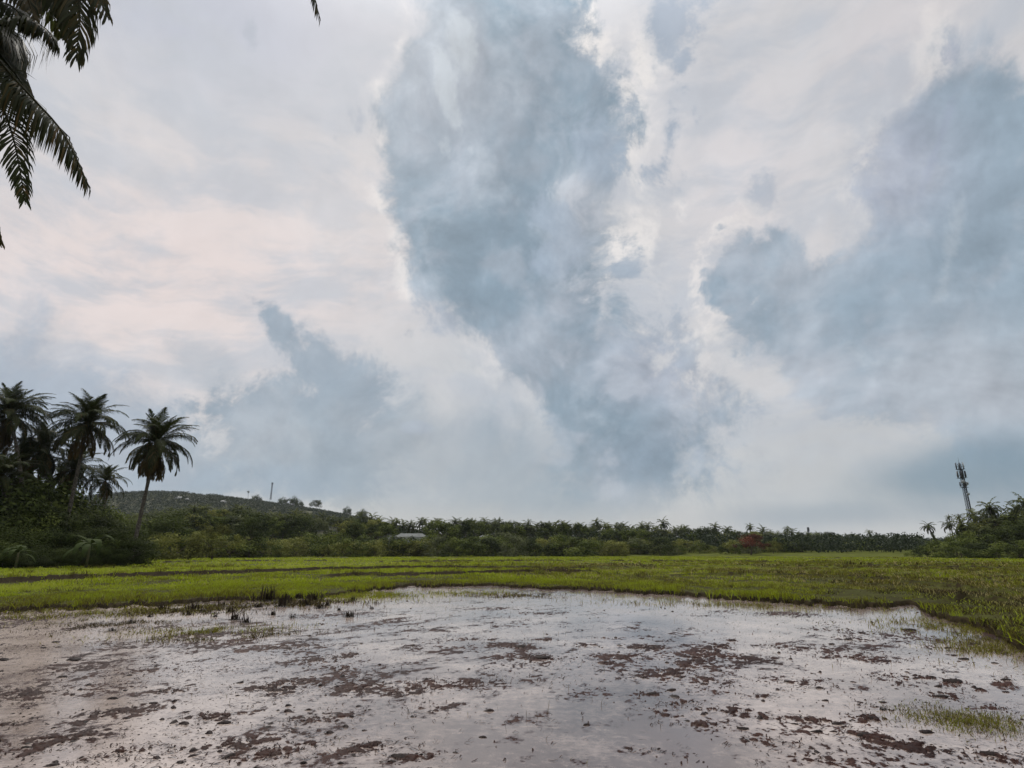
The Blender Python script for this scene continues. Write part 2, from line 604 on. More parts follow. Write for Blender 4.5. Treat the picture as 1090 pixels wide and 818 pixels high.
# low earth bunds between the fields: lines through the photograph laid on the land, crest height, width
BUNDS = [
    ([(-80, 623), (0, 619), (90, 615), (180, 611.5), (270, 609), (350, 606), (430, 604.5), (520, 604), (600, 604)], .30, .7, 1.0),
    ([(330, 613), (390, 611), (440, 611.5), (500, 610), (560, 608.5), (640, 607.5)], .24, .6, .8),
    ([(560, 606), (640, 604), (720, 602.5), (800, 603), (880, 604), (960, 606)], .26, .7, .8),
    ([(700, 612), (780, 611), (860, 612), (930, 616), (1000, 622), (1100, 632)], .24, .5, .7),
    ([(860, 604), (930, 602), (1000, 603.5), (1100, 606)], .32, 1.0, 1.0),
    ([(380, 598.5), (460, 598), (560, 597), (680, 597.3), (800, 598), (900, 599)], .34, 1.3, .9),
    ([(140, 600), (220, 597.5), (320, 597), (420, 596.5)], .36, 1.3, .9),
    ([(240, 593.6), (380, 594), (560, 593.5), (760, 594), (1000, 595.5), (1100, 597)], .40, 2.0, .9),
    ([(985, 640), (1030, 637), (1075, 640), (1120, 648)], .26, .45, .7),
]
_B = []
for pts, h, w, k in BUNDS:
    q = np.array([on_ground(x, y, .2) for x, y in pts])
    a, r = polar(q[:, 0], q[:, 1])
    o = np.argsort(a)
    _B.append((a[o], r[o], h, w, k))


def bund(az, r):
    """height of the bunds and the mask of their bare, camera-side faces"""
    hh, face = np.zeros_like(r), np.zeros_like(r)
    for i, (a, rr, h, w, k) in enumerate(_B):
        c = np.interp(az, a, rr)
        c = c * (1 + .02 * fbm(az * .3, az * 0 + i, 3, 20 + i))
        inside = sstep(a[0] - .5, a[0] + 2.5, az) * (1 - sstep(a[-1] - 2.5, a[-1] + .5, az))
        gap = np.maximum(sstep(-.22, .12, fbm(az * .55, az * 0 + i * 3.1, 4, 40 + i)) * (.75 + .5 * fbm(az * 3.5, az * 0 + i, 3, 60 + i)), (.85 if i in (0, 1) else .6 if i in (2, 3, 4) else 0) * (1 + .3 * fbm(az * 3.0, az * 0 + i, 3, 61)))
        d = (r - c) / w
        up = np.exp(-np.clip(d, 0, 9) ** 2 * .35) * (d >= 0) + np.exp(-(d / .35) ** 2) * (d < 0)
        hh = np.maximum(hh, h * up * inside * gap)
        face = np.maximum(face, k * ((d > -1.0) & (d < .15)) * inside * gap)
    return hh, face


def land(x, y):
    x, y = np.asarray(x, float), np.asarray(y, float)
    az, r = polar(x, y)
    s = r - r_edge(np.clip(az, -60, 60))
    front = sstep(70, 55, np.abs(az)) * sstep(1.8, 3.2, y)
    s = np.where(front > 0, s, 3.0)
    z = -.42 + .54 * sstep(-.22, .12, s) + .05 * fbm(x * .35, y * .35, 4, 3) * sstep(0, 3, s)
    z = np.where(y < 3.4, np.maximum(z, .14 * sstep(3.4, 2.2, y) - .42 * sstep(2.2, 3.4, y)), z)
    b, _ = bund(az, r)
    z = z + b * sstep(.3, 1.5, s)
    # a shallow flooded corner in the right-hand field
    p = on_ground(1050, 632, 0.0)
    z = z - .26 * np.exp(-((x - p[0]) / 1.9) ** 2 - ((y - p[1]) / .75) ** 2)
    # the land rises gently behind the fields
    z = z + (7.0 - 4.5 * sstep(0, 28, az)) * sstep(215, 330, r) * sstep(-60, -30, az) * sstep(60, 40, az)
    z = z + 14 * sstep(500, 1400, r)
    return z


# ground: one sheet to the horizon
az_f = np.arange(-58, 58.01, .22)
az_b = np.arange(61, 299.1, 3.5)
AZ = np.concatenate([az_f, az_b])
RR = np.concatenate([np.arange(.4, 12, .4), np.arange(12, 60, .22), np.arange(60, 140, .9), np.arange(140, 400, 4), np.geomspace(400, 9000, 50)])
aa, rr = np.meshgrid(np.radians(AZ), RR)
gx, gy = (np.sin(aa) * rr), (np.cos(aa) * rr)
gz = land(gx, gy)
n_r, n_a = gx.shape
idx = np.arange(n_r * n_a).reshape(n_r, n_a)
nxt = np.roll(idx, -1, 1)
quads = np.stack([idx[:-1], nxt[:-1], nxt[1:], idx[1:]], -1).reshape(-1, 4)
cen = n_r * n_a
gv = np.concatenate([np.stack([gx, gy, gz], -1).reshape(-1, 3), [[0, 0, .1]]])
tri = np.stack([np.full(n_a, cen), np.roll(idx[0], -1), idx[0]], -1)
_, gface = bund(*polar(gv[:, 0], gv[:, 1]))
ga, gr = polar(gv[:, 0], gv[:, 1])
gs = gr - r_edge(np.clip(ga, -60, 60))
bare = np.maximum(gface, sstep(.55, .1, gs))
bare = np.maximum(bare, .46 * sstep(90, 40, gr))
m_ground, nt, b = principled('soil_and_turf')
P = obj_coord(nt)
n1, _ = noise(nt, P, .35, 6, .6)
n2, _ = noise(nt, P, 6.0, 6, .65)
turf = ramp(nt, n1 + (n2 - .5) * .5, [(.3, (.034, .036, .008)), (.5, (.058, .066, .010)), (.7, (.090, .098, .014))])
soil = ramp(nt, n2, [(.3, (.010, .007, .003)), (.7, (.026, .019, .009))])
nt.links.new(mixc(nt, (attr(nt, 'tint') + (n2 - .5) * .8).step(.25, .6), turf, soil).s, b.inputs['Base Color'])
b.inputs['Roughness'].default_value = .85
b.inputs['Specular IOR Level'].default_value = .03
ground = ob('ground', mesh('ground', gv, [quads, tri], m_ground, bare, smooth=True))
tag(ground, 'flat green paddy fields divided by low earth bunds', kind='structure')

# ------------------------------------------------------------------ the ploughed, flooded plot
# heaps and smears of mud: place and half-size in the photograph, height
PATCH = [(300, 731, 34, 8, 1.0), (225, 764, 30, 7, .9), (186, 735, 20, 3, .8), (132, 801, 42, 7, 1.0), (205, 782, 30, 5, .6), (86, 669, 28, 3, .8), (115, 684, 20, 3.5, .9),
         (195, 667, 26, 2, .8), (225, 676, 55, 2.5, .8), (248, 683, 38, 3, .8), (300, 689, 48, 3, .8), (347, 702, 24, 4, .6), (25, 742, 34, 9, .8), (373, 697, 13, 3, .9), (366, 712, 12, 4, .8),
         (383, 732, 24, 7, .95), (470, 729, 42, 5.5, 1.0), (430, 737, 26, 4, .8), (393, 795, 34, 6, .9), (443, 806, 28, 4, .8), (452, 755, 26, 6, .6), (578, 701, 19, 3, 1.0),
         (555, 689, 13, 2.5, 1.0), (624, 687, 13, 2.2, 1.0), (640, 679, 18, 1.2, .9), (505, 681, 27, 2, .7), (535, 687, 18, 2, .8), (581, 681, 14, 1.5, .8), (525, 648, 20, 1.4, .9),
         (563, 653, 14, 1, .8), (690, 689, 17, 2.6, 1.0), (660, 699, 20, 2.5, .8), (644, 706, 9, 2, .9), (703, 758, 17, 6, .55), (710, 719, 13, 5, .8), (696, 739, 10, 3, .9),
         (720, 716, 12, 4, .9), (731, 708, 12, 4, 1.0), (742, 701, 13, 4, 1.0), (754, 694, 14, 3.5, 1.05), (768, 688, 14, 3, 1.05), (779, 682, 8, 2, .9), (835, 654, 28, 2.5, 1.0),
         (896, 671, 30, 2.2, .8), (905, 680, 14, 2, .9), (785, 758, 42, 3.5, .75), (822, 764, 28, 3, .75), (869, 767, 34, 2.5, .95), (795, 740, 38, 3, .7), (849, 727, 40, 5, .75),
         (954, 721, 22, 6, .85), (927, 767, 18, 5, .95), (924, 784, 27, 5, .95), (966, 792, 32, 6, .95), (1005, 742, 16, 5, .95), (1060, 753, 28, 4, .8), (1056, 806, 30, 5, .95),
         (940, 752, 30, 7, .5), (737, 771, 22, 2.5, .9), (727, 749, 13, 3.5, .9), (1015, 727, 12, 5, 1.1), (1068, 728, 12, 5, 1.0), (1042, 735, 10, 2.5, 1.0), (985, 722, 12, 2.5, .9),
         (968, 672, 9, 2, .9), (760, 727, 22, 5, .6), (745, 655, 20, 1.4, .7), (765, 652, 15, 1.2, .7), (880, 662, 22, 1.6, .6), (1000, 690, 18, 2, .4), (560, 765, 40, 6, .2),
         (60, 790, 60, 9, .75), (20, 690, 40, 5, .7), (300, 800, 50, 8, .8), (340, 765, 34, 6, .75), (20, 660, 60, 4, .7), (70, 712, 40, 4, .6), (10, 770, 30, 6, .7), (120, 760, 40, 6, .6), (180, 800, 30, 6, .7), (260, 790, 40, 5, .7), (820, 790, 34, 6, .4), (700, 800, 30, 5, .25), (860, 806, 30, 5, .5),
         (900, 700, 50, 4, .7), (850, 690, 50, 4, .65), (780, 700, 40, 4, .65), (450, 690, 30, 3, .4), (150, 715, 50, 6, .6), (80, 735, 50, 7, .6), (420, 660, 20, 2, .4), (350, 655, 30, 2, .5)]
PQ = []
for px, py, rx, ry, k in PATCH:
    c = on_ground(px, py)
    lat = np.linalg.norm(on_ground(px + rx, py) - c)
    dep = np.linalg.norm(on_ground(px, py - ry) - on_ground(px, py + ry)) / 2
    PQ.append((c[0], c[1], lat, dep, k))


def mud_height(x, y):
    az, r = polar(x, y)
    s = r - r_edge(az)
    # furrows drawn by the plough run away to the right
    c, sn = math.cos(R(38)), math.sin(R(38))
    u, v = x * sn + y * c, x * c - y * sn
    wob = fbm(x * .5, y * .5, 3, 31) * .8
    h = .013 * fbm(x * 1.1, y * .8, 3, 32)
    h = h + .017 * fbm(u * .9, v * 3.6 + wob, 4, 33)
    h = h + .018 * fbm(x * 5.5, y * 4.0, 4, 34, .6)
    f = fbm(x * 17, y * 13, 3, 35, .65)
    g2 = fbm(x * 41, y * 30, 2, 41, .7)
    h = h + (.023 * f + .010 * g2) * (.40 + sstep(-.25, .40, fbm(x * .7, y * .45, 3, 36)))
    p = np.zeros_like(x)
    for cx, cy, lat, dep, k in PQ:
        dx, dy = (x - cx), (y - cy)
        L = math.hypot(cx, cy)
        t, d = (dx * cy - dy * cx) / L, (dx * cx + dy * cy) / L
        p = np.maximum(p, k * np.exp(-(t / lat) ** 2 * .85 - (d / dep) ** 2 * .85))
    strand = 1 - np.abs(2.6 * fbm(x * 3.6 + wob * .5, y * 9.5 + x * 1.1, 4, 37, .65))         # ragged strands of turned earth
    h = h - .0118 + p * (.001 + .030 * strand + .040 * f + .018 * g2)
    h = h - .010 * sstep(.3, -.35, fbm(x * .28, y * .2, 3, 38))      # wide pools
    h = np.where(s > -1.2, h + .016 * sstep(-1.2, .2, s) * (1 + 1.4 * fbm(x * 3, y * 3, 3, 39)), h)
    # wet earth slumps: what stands out of the water stays low
    return np.where(h > 0, .011 * (1 - np.exp(-h / .011)) * (1 + 1.2 * p), h)


def mud_grid():
    azs = np.concatenate([np.arange(-62, -46, .6), np.arange(-46, 46, .105), np.arange(46, 62, .6)])
    rows = 640
    rs = 1.0 / np.linspace(1 / 3.2, 1 / 34.0, rows)                   # even rows as seen from standing height
    a, q = np.meshgrid(np.radians(azs), np.linspace(0, 1, rows))
    r1 = r_edge(np.degrees(a)) + .12
    r = 1.0 / (1 / 3.2 + q * (1 / r1 - 1 / 3.2))
    x, y = np.sin(a) * r, np.cos(a) * r
    return x, y


mx_, my_ = mud_grid()
mz_ = mud_height(mx_, my_)
nr, na = mx_.shape
I = np.arange(nr * na).reshape(nr, na)
mq = np.stack([I[:-1, :-1], I[:-1, 1:], I[1:, 1:], I[1:, :-1]], -1).reshape(-1, 4)
m_mud, nt, b = principled('wet_mud')
P = obj_coord(nt)
n1, _ = noise(nt, P, 1.2, 5, .6)
n2, _ = noise(nt, P, 30.0, 6, .65)
n3, _ = noise(nt, P, 90.0, 4, .6)
c = ramp(nt, n1 + (n2 - .5) * .7, [(.3, (.009, .0028, .0018)), (.5, (.020, .0070, .0045)), (.72, (.042, .018, .012))])
nt.links.new(c.s, b.inputs['Base Color'])
nt.links.new((n2 * .4 + .34).s, b.inputs['Roughness'])
b.inputs['Specular IOR Level'].default_value = .07
bp = nt.nodes.new('ShaderNodeBump')
bp.inputs['Strength'].default_value = .7
bp.inputs['Distance'].default_value = .012
nt.links.new((n2 + n3 * .5).s, bp.inputs['Height'])
nt.links.new(bp.outputs[0], b.inputs['Normal'])
mud = ob('mud', mesh('mud', np.stack([mx_, my_, mz_], -1).reshape(-1, 3), [mq], m_mud, smooth=True))
tag(mud, 'ploughed dark brown mud rising through the water', kind='structure')

# water: a sheet at one level, muddy and shallow; browner where only a film covers the mud
wz_ = np.exp(-np.clip(-mz_, 0, 1) / .012)
wa = np.radians(np.linspace(-75, 75, 121))
m_water, nt, b = principled('muddy_water')
P = obj_coord(nt)
film = attr(nt, 'tint')
n1, _ = noise(nt, P, .5, 5, .6)
n2, _ = noise(nt, P, 9.0, 6, .7)
n3, _ = noise(nt, P, 46.0, 5, .7)
sx = nt.nodes.new('ShaderNodeSeparateXYZ')
nt.links.new(P.s, sx.inputs[0])
X_, Y_ = V(nt, sx.outputs[0]), V(nt, sx.outputs[1])
mid_dark = ((X_ - .6) * (X_ - .6) * -.30 + (Y_ - 5.0) * (Y_ - 5.0) * -.10)._m('EXPONENT')
left_pale = (X_ * -.020).min(.16).max(-.01)                   # water colour paler towards the left of the plot, darker near the middle
water_tone = left_pale - mid_dark * .20
c = ramp(nt, n1 + water_tone + (n2 - .5) * .6, [(.3, (.095, .071, .062)), (.5, (.222, .174, .150)), (.66, (.350, .284, .244))])
mpg = nt.nodes.new('ShaderNodeMapping'); mpg.inputs['Scale'].default_value = (3.0, 9.0, 1)
mpg.inputs['Rotation'].default_value = (0, 0, .25)
nt.links.new(P.s, mpg.inputs['Vector'])
n4, _ = noise(nt, V(nt, mpg.outputs[0]), 1.5, 8, .68, .6)
film = (film + (n4 - .5) * 1.9 + (n2 - .5) * .9)._m('ADD', 0.0, clamp=True)      # mud stirred up in streaks
# fine pimples and crumbs of mud just breaking the surface, in drifts
n5, _ = noise(nt, V(nt, mpg.outputs[0]), 5.5, 5, .62)
n6, _ = noise(nt, P, .8, 3, .5)
pim = n5.step(.53, .66) * (n6 - mid_dark * .25 + left_pale * .6).step(.36, .58)
film = film.max(pim * .92)
c = mixc(nt, film.step(.25, .95) * .96, c, (.030, .0125, .0085))
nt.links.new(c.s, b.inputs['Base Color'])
nt.links.new((n1.step(.35, .65) * .05 + .02 + left_pale.max(0.0) * .8 + film.step(.3, 1.0) * .16).s, b.inputs['Roughness'])
nt.links.new((film.step(.25, 1.0) * -.42 + .5).s, b.inputs['Specular IOR Level'])
b.inputs['IOR'].default_value = 1.70
bp = nt.nodes.new('ShaderNodeBump')
bp.inputs['Strength'].default_value = .25
bp.inputs['Distance'].default_value = .004
nt.links.new((n2 * .6 + n3 * (n1.step(.35, .62) * .6 + .1)).s, bp.inputs['Height'])
nt.links.new(bp.outputs[0], b.inputs['Normal'])
wv = np.stack([mx_, my_, mz_ * 0], -1).reshape(-1, 3)
# plus the wide surroundings: ponds outside the ploughed plot
wr = np.array([1.5, 3.2])
a, r = np.meshgrid(np.radians(np.linspace(-62, 62, 60)), wr)
v2 = np.stack([np.sin(a) * r, np.cos(a) * r, a * 0], -1).reshape(-1, 3)
I = np.arange(a.size).reshape(a.shape) + len(wv)
q2 = np.stack([I[:-1, :-1], I[:-1, 1:], I[1:, 1:], I[1:, :-1]], -1).reshape(-1, 4)
pc = on_ground(1050, 632, 0.0)
v3 = np.array([[pc[0] - 6, pc[1] - 2.5, 0], [pc[0] + 6, pc[1] - 2.5, 0], [pc[0] + 6, pc[1] + 2.5, 0], [pc[0] - 6, pc[1] + 2.5, 0]])
q3 = np.array([[0, 1, 2, 3]]) + len(wv) + len(v2)
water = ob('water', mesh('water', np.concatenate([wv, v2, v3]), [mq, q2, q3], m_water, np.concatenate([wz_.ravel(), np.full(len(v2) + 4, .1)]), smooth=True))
tag(water, 'shallow brown flood water mirroring the grey sky', kind='structure')
# ------------------------------------------------------------------ grass
GREEN = [(0.0, (.020, .014, .008)), (.18, (.060, .046, .016)), (.36, (.125, .112, .016)), (.58, (.180, .215, .009)), (.8, (.250, .305, .012)), (.92, (.290, .330, .030)), (1.0, (.340, .280, .120))]
m_grass = leaf_mat('grass_blades', GREEN, .42, .6, 0.0, .08)


def blades(x, y, z, h, w, t, lean=.45, rng=RNG):
    """tapering blades of two segments, each bent its own way"""
    n = len(x)
    a = rng.uniform(0, 2 * math.pi, n)
    l = np.abs(rng.normal(0, lean, n)) * h
    dx, dy = np.cos(a), np.sin(a)
    b = rng.uniform(0, 2 * math.pi, n)
    sx, sy = np.cos(b) * w / 2, np.sin(b) * w / 2
    p = np.stack([x, y, z], -1)
    mid = p + np.stack([dx * l * .35, dy * l * .35, h * .6], -1)
    tip = p + np.stack([dx * l, dy * l, h * rng.uniform(.85, 1.0, n)], -1)
    s = np.stack([sx, sy, sx * 0], -1)
    v = np.stack([p - s, p + s, mid + s * .8, mid - s * .8, tip], 1).reshape(-1, 3)
    k = np.arange(n)[:, None] * 5
    return v, [k + np.array([[0, 1, 2, 3]]), k + np.array([[3, 2, 4]])], np.repeat(t, 5)


def scatter(n, r0, r1, a0=-50, a1=50, rng=RNG):
    az = rng.uniform(a0, a1, n)
    r = np.sqrt(rng.uniform(r0 * r0, r1 * r1, n))
    return np.sin(np.radians(az)) * r, np.cos(np.radians(az)) * r, az, r


def field_tint(x, y, az, r):
    """fresh yellow-green rice on the left, olive and brown stubble on the right"""
    t = .64 + .34 * fbm(x * .06, y * .045, 4, 50) + .26 * fbm(x * .45, y * .3, 4, 51)
    t = t + .12 * sstep(26, 60, r) * sstep(8, -12, az)
    t = t - .10 * sstep(2, 16, az) * sstep(18, 30, r) * sstep(130, 60, r)
    dry = sstep(-.04, .16, fbm(x * .12, y * .06, 4, 52) + .18 * sstep(12, 30, az) + .04) * sstep(-8, 10, az) * sstep(140, 70, r)
    return t - .36 * dry


def grass_band(name, n, r0, r1, h, w, label, keep=1.0):
    x, y, az, r = scatter(n, r0, r1)
    s = r - r_edge(az)
    z = land(x, y)
    bh, face = bund(az, r)
    clump = fbm(x * .9, y * .7, 4, 55)
    ok = (s > -.16) & (z > -.02)
    ok &= ~((face > .3) & (RNG.random(n) < .5))
    ok &= ((clump + RNG.normal(0, .18, n)) > -.36 + .1 * (s < 1.0) + .30 * sstep(4, 18, az) * sstep(120, 60, r))
    x, y, az, r, s, z, bh, clump = (q[ok] for q in (x, y, az, r, s, z, bh, clump))
    t = field_tint(x, y, az, r) + RNG.normal(0, .10, len(x)) + .22 * clump - .3 * sstep(.05, .22, bh) * RNG.random(len(x))
    t = t - .22 * (RNG.random(len(x)) < .14)                              # dead blades
    t = np.minimum(t, .93)
    t = np.where(RNG.random(len(x)) < .04 + .16 * sstep(-4, 14, az) * sstep(160, 60, r), 1.0, t)        # straw
    edge = sstep(1.6, .1, s)
    t = t - .30 * edge * (RNG.random(len(x))) - .17 * sstep(10, 2.5, s)
    clump2 = fbm(x * .22, y * .16, 4, 56)
    hh = h * (.45 + .55 * RNG.random(len(x)) + .95 * np.clip(clump, -.4, .8) + .9 * np.clip(clump2, -.3, .6)) * (1 + .7 * sstep(.05, .2, bh)) * (1 + .7 * edge)
    # taller weeds stand on the bank at the right
    hh = hh * (1 - .4 * sstep(20, 34, az) * sstep(9, 2, s))
    ww = w * RNG.uniform(.6, 1.3, len(x))
    v, f, tt = blades(x, y, z - .02, hh, ww, np.clip(t, 0, 1), 1.0)
    o = ob(name, mesh(name, v, f, m_grass, tt))
    tag(o, label, 'grass', kind='stuff')
    return o


grass_band('grass', 210000, 8, 34, .145, .018, 'rough green grass along the bank of the flooded plot')
grass_band('paddy_grass', 170000, 34, 75, .15, .04, 'short bright green rice in the fields behind the bank')
grass_band('field_grass', 130000, 75, 225, .20, .15, 'far yellow green fields in front of the trees')


# rushes and coarse tufts standing out of the field, too many to count
def tussocks(name, n, r0, r1, h, label):
    x, y, az, r = scatter(n, r0, r1)
    bh, face = bund(az, r)
    s = r - r_edge(az)
    w = fbm(x * .11, y * .07, 4, 58) + .35 * sstep(0, 22, az) + 1.4 * sstep(.04, .2, bh) + .8 * sstep(3.0, .4, s)
    k = (s > .05) & (w + RNG.normal(0, .2, n) > .42)
    x, y, az, r = x[k], y[k], az[k], r[k]
    m = 26
    rad = h * RNG.uniform(.4, 1.1, len(x))
    xx = np.repeat(x, m) + RNG.normal(0, 1, len(x) * m) * np.repeat(rad, m) * .55
    yy = np.repeat(y, m) + RNG.normal(0, 1, len(x) * m) * np.repeat(rad, m) * .55
    hh = np.repeat(rad, m) * RNG.uniform(.5, 1.3, len(x) * m)
    t = np.repeat(.34 + .16 * RNG.normal(0, 1, len(x)), m) + RNG.normal(0, .08, len(x) * m)
    v, f, tt = blades(xx, yy, land(xx, yy) - .03, hh, np.full(len(xx), h * .06 * (1 + r0 / 90)), np.clip(t, .05, .75), .9)
    return tag(ob(name, mesh(name, v, f, m_grass, tt)), label, 'grass', kind='stuff')


tussocks('grass_tufts', 5200, 8, 40, .19, 'coarse darker tufts on the bank and the near bunds')
tussocks('grass_tufts', 7000, 40, 110, .34, 'coarse darker tufts along the field bunds')


def grass_patch(name, px, py, rx, ry, n, h, w, t, label, dens=.3, z=None, tj=.1):
    """thin grass standing in the mud"""
    c = on_ground(px, py)
    lat = np.linalg.norm(on_ground(px + rx, py) - c)
    dep = np.linalg.norm(on_ground(px, py - ry) - on_ground(px, py + ry)) / 2
    L = math.hypot(c[0], c[1])
    a = RNG.normal(0, .5, n); d = RNG.normal(0, .5, n)
    x = c[0] + (a * lat * c[1] + d * dep * c[0]) / L
    y = c[1] + (-a * lat * c[0] + d * dep * c[1]) / L
    k = fbm(x * 2.2, y * 1.6, 3, 60) + RNG.normal(0, .15, n) > -dens
    x, y = x[k], y[k]
    hh = h * RNG.uniform(.4, 1.2, len(x))
    v, f, tt = blades(x, y, np.full(len(x), -.02), hh, np.full(len(x), w), np.clip(t + RNG.normal(0, tj, len(x)), 0, 1), 1.3)
    return tag(ob(name, mesh(name, v, f, m_grass, tt)), label, 'grass', kind='stuff')


grass_patch('mud_grass', 1030, 768, 66, 13, 3000, .055, .008, .33, 'low olive grass growing in the mud at the right', .2)
grass_patch('mud_grass', 215, 673, 85, 6, 2300, .10, .013, .33, 'strip of olive weeds lying in the water at the left', .1)
grass_patch('mud_grass', 375, 635, 70, 4.5, 3800, .13, .02, .46, 'green weed strip in the water below the left bank', .3)
grass_patch('mud_grass', 500, 632, 60, 3, 1200, .12, .018, .42, 'thin green sprouts at the far edge of the water', .0)
grass_patch('mud_grass', 110, 652, 170, 7, 6000, .12, .016, .32, 'trampled brown weeds below the left bank', .05)
grass_patch('mud_grass', 800, 645, 200, 4, 2500, .12, .014, .30, 'broken brown weeds below the far bank', .05)
grass_patch('mud_grass', 1010, 668, 70, 9, 3200, .09, .014, .34, 'slumped grass and weeds below the right bank', .1)
grass_patch('mud_grass', 1050, 690, 45, 12, 2200, .09, .012, .30, 'dry grass hanging over the right bank', .1)

grass_patch('mud_grass', 310, 643, 80, 5, 4200, .12, .022, .10, 'dark trampled weeds at the foot of the left bank', .0)
grass_patch('mud_grass', 205, 650, 90, 5, 3800, .10, .018, .10, 'dark dead weeds standing in the water at the left', .0)
grass_patch('mud_grass', 120, 666, 80, 6, 2400, .08, .014, .10, 'dark matted weeds in the left of the water', .0)
grass_patch('mud_grass', 255, 679, 90, 4, 2200, .07, .012, .14, 'matted brown weeds in front of the olive strip', .0)
grass_patch('mud_grass', 545, 634, 60, 2.5, 1500, .09, .02, .14, 'dark weeds at the far edge of the water', .0)

# thin sprouts scattered over the plot
n = 2600
x, y, az, r = scatter(n, 4.2, 26, -46, 46)
k = (r < r_edge(az) - .3) & (fbm(x * .5, y * .4, 3, 62) + RNG.normal(0, .2, n) > .05)
x, y = x[k], y[k]
v, f, tt = blades(x, y, np.full(len(x), -.02), RNG.uniform(.03, .12, len(x)), np.full(len(x), .006), np.clip(RNG.normal(.16, .1, len(x)), 0, 1), .9)
tag(ob('rice_sprouts', mesh('rice_sprouts', v, f, m_grass, tt)), 'dead rice sprouts sticking out of the flooded mud', 'sprouts', kind='stuff')

# ---- loose wet crumbs of mud, too many to count
m_clod = solid_mat('mud_lump', (.007, .004, .003), (.018, .010, .008), 9, .62, 0, .6)


def lump(seed, squash=.55):
    rg = np.random.default_rng(seed)
    th = np.arange(10) / 10 * 2 * math.pi
    ph = np.array([-.35, .1, .5, .95, 1.35])
    v = []
    for p in ph:
        for t in th:
            q = 1 + .38 * (rg.random() - .5) + .22 * math.sin(3 * t + seed) * math.cos(p)
            v.append([math.cos(t) * math.cos(p) * q, math.sin(t) * math.cos(p) * q * .8, math.sin(p) * squash * q])
    v.append([0, 0, squash * 1.02])
    f4 = [[i * 10 + j, i * 10 + (j + 1) % 10, (i + 1) * 10 + (j + 1) % 10, (i + 1) * 10 + j] for i in range(4) for j in range(10)]
    f3 = [[40 + j, 40 + (j + 1) % 10, 50] for j in range(10)]
    return np.array(v), np.array(f4), np.array(f3)


def small_lump(seed):
    rg = np.random.default_rng(seed)
    th = np.arange(6) / 6 * 2 * math.pi
    v = [[math.cos(t) * q, math.sin(t) * q * .8, 0] for t, q in zip(th, rg.uniform(.7, 1.3, 6))] + [[math.cos(t) * q, math.sin(t) * q * .8, .4] for t, q in zip(th + .3, rg.uniform(.35, .75, 6))] + [[0, 0, .62]]
    f4 = [[j, (j + 1) % 6, 6 + (j + 1) % 6, 6 + j] for j in range(6)]
    f3 = [[6 + j, 6 + (j + 1) % 6, 12] for j in range(6)]
    return np.array(v), np.array(f4), np.array(f3)


def patchiness(x, y, grow=1.5):
    pm = np.zeros(len(x))
    for cx, cy, lat, dep, kk in PQ:
        L = math.hypot(cx, cy)
        dx, dy = x - cx, y - cy
        pm = np.maximum(pm, kk * np.exp(-((dx * cy - dy * cx) / L / (lat * grow)) ** 2 - ((dx * cx + dy * cy) / L / (dep * grow)) ** 2))
    return pm


def over_plot(n, far=27):
    """points spread evenly as seen from the bank: denser near, thinner far"""
    az = RNG.uniform(-46, 46, n)
    r = 1 / RNG.uniform(1 / far, 1 / 4.0, n)
    r = np.where(RNG.random(n) < .45, np.sqrt(RNG.uniform(16, far * far, n)), r)
    x, y = np.sin(np.radians(az)) * r, np.cos(np.radians(az)) * r
    return x, y, r < r_edge(az) - .15


L4 = [small_lump(s) for s in range(6)]
n = 46000
x, y, ok = over_plot(n)
drift = fbm(x * .55, y * .42, 4, 64)
calm = np.exp(-((x - .4) / 1.5) ** 2 - ((y - 5.2) / 2.0) ** 2)
k = ok & (RNG.random(n) < np.clip(.10 + .75 * patchiness(x, y) + .9 * np.clip(drift, 0, 1) - .25 * calm + .12 * (x < -1.5), 0, 1))
x, y = x[k], y[k]
vs, f4, f3 = [], [], []
s_ = np.minimum(.0045 * (1 + RNG.pareto(2.3, len(x))), .038)
for i in range(6):
    lv, a4, a3 = L4[i]
    xi, yi, si = x[i::6], y[i::6], s_[i::6]
    t = RNG.uniform(0, 6.28, len(xi))
    c, sn = np.cos(t)[:, None], np.sin(t)[:, None]
    q = lv[None] * si[:, None, None] * np.stack([RNG.uniform(.8, 1.9, len(xi)), np.ones(len(xi)), RNG.uniform(.6, 1.2, len(xi))], -1)[:, None]
    vv = np.stack([q[..., 0] * c - q[..., 1] * sn + xi[:, None], q[..., 0] * sn + q[..., 1] * c + yi[:, None], q[..., 2]], -1)
    o = sum(len(w) for w in vs) + np.arange(len(xi))[:, None, None] * len(lv)
    vs.append(vv.reshape(-1, 3)); f4.append((a4[None] + o).reshape(-1, 4)); f3.append((a3[None] + o).reshape(-1, 3))
tag(ob('mud_crumbs', mesh('mud_crumbs', np.concatenate(vs), [np.concatenate(f4), np.concatenate(f3)], m_clod)),
    'small wet crumbs of mud strewn over the water', 'mud', kind='stuff')

# ---- rotting straw lying in the mud
m_straw = leaf_mat('rotten_straw', [(0, (.010, .004, .0025)), (.6, (.024, .010, .007)), (1, (.060, .042, .028))], .05, .7, 0, .08)
n = 60000
x, y, ok = over_plot(n)
k = ok & (RNG.random(n) < np.clip(.02 + .95 * patchiness(x, y, 1.25) + .55 * np.clip(fbm(x * .7, y * .5, 4, 66), 0, 1), 0, 1))
x, y = x[k], y[k]
n = len(x)
a = RNG.normal(.35, .75, n)
ln = RNG.uniform(.018, .085, n) * (1 + .8 * (RNG.random(n) < .1))
w = RNG.uniform(.002, .0055, n)
z0, z1, z2 = RNG.uniform(-.006, .006, n), RNG.uniform(.004, .020, n), RNG.uniform(-.006, .012, n)
d = np.stack([np.cos(a), np.sin(a), a * 0], -1)
sd = np.stack([-np.sin(a), np.cos(a), a * 0], -1) * w[:, None]
p = np.stack([x, y, a * 0], -1)
bend = RNG.normal(0, .12, n)[:, None] * ln[:, None]
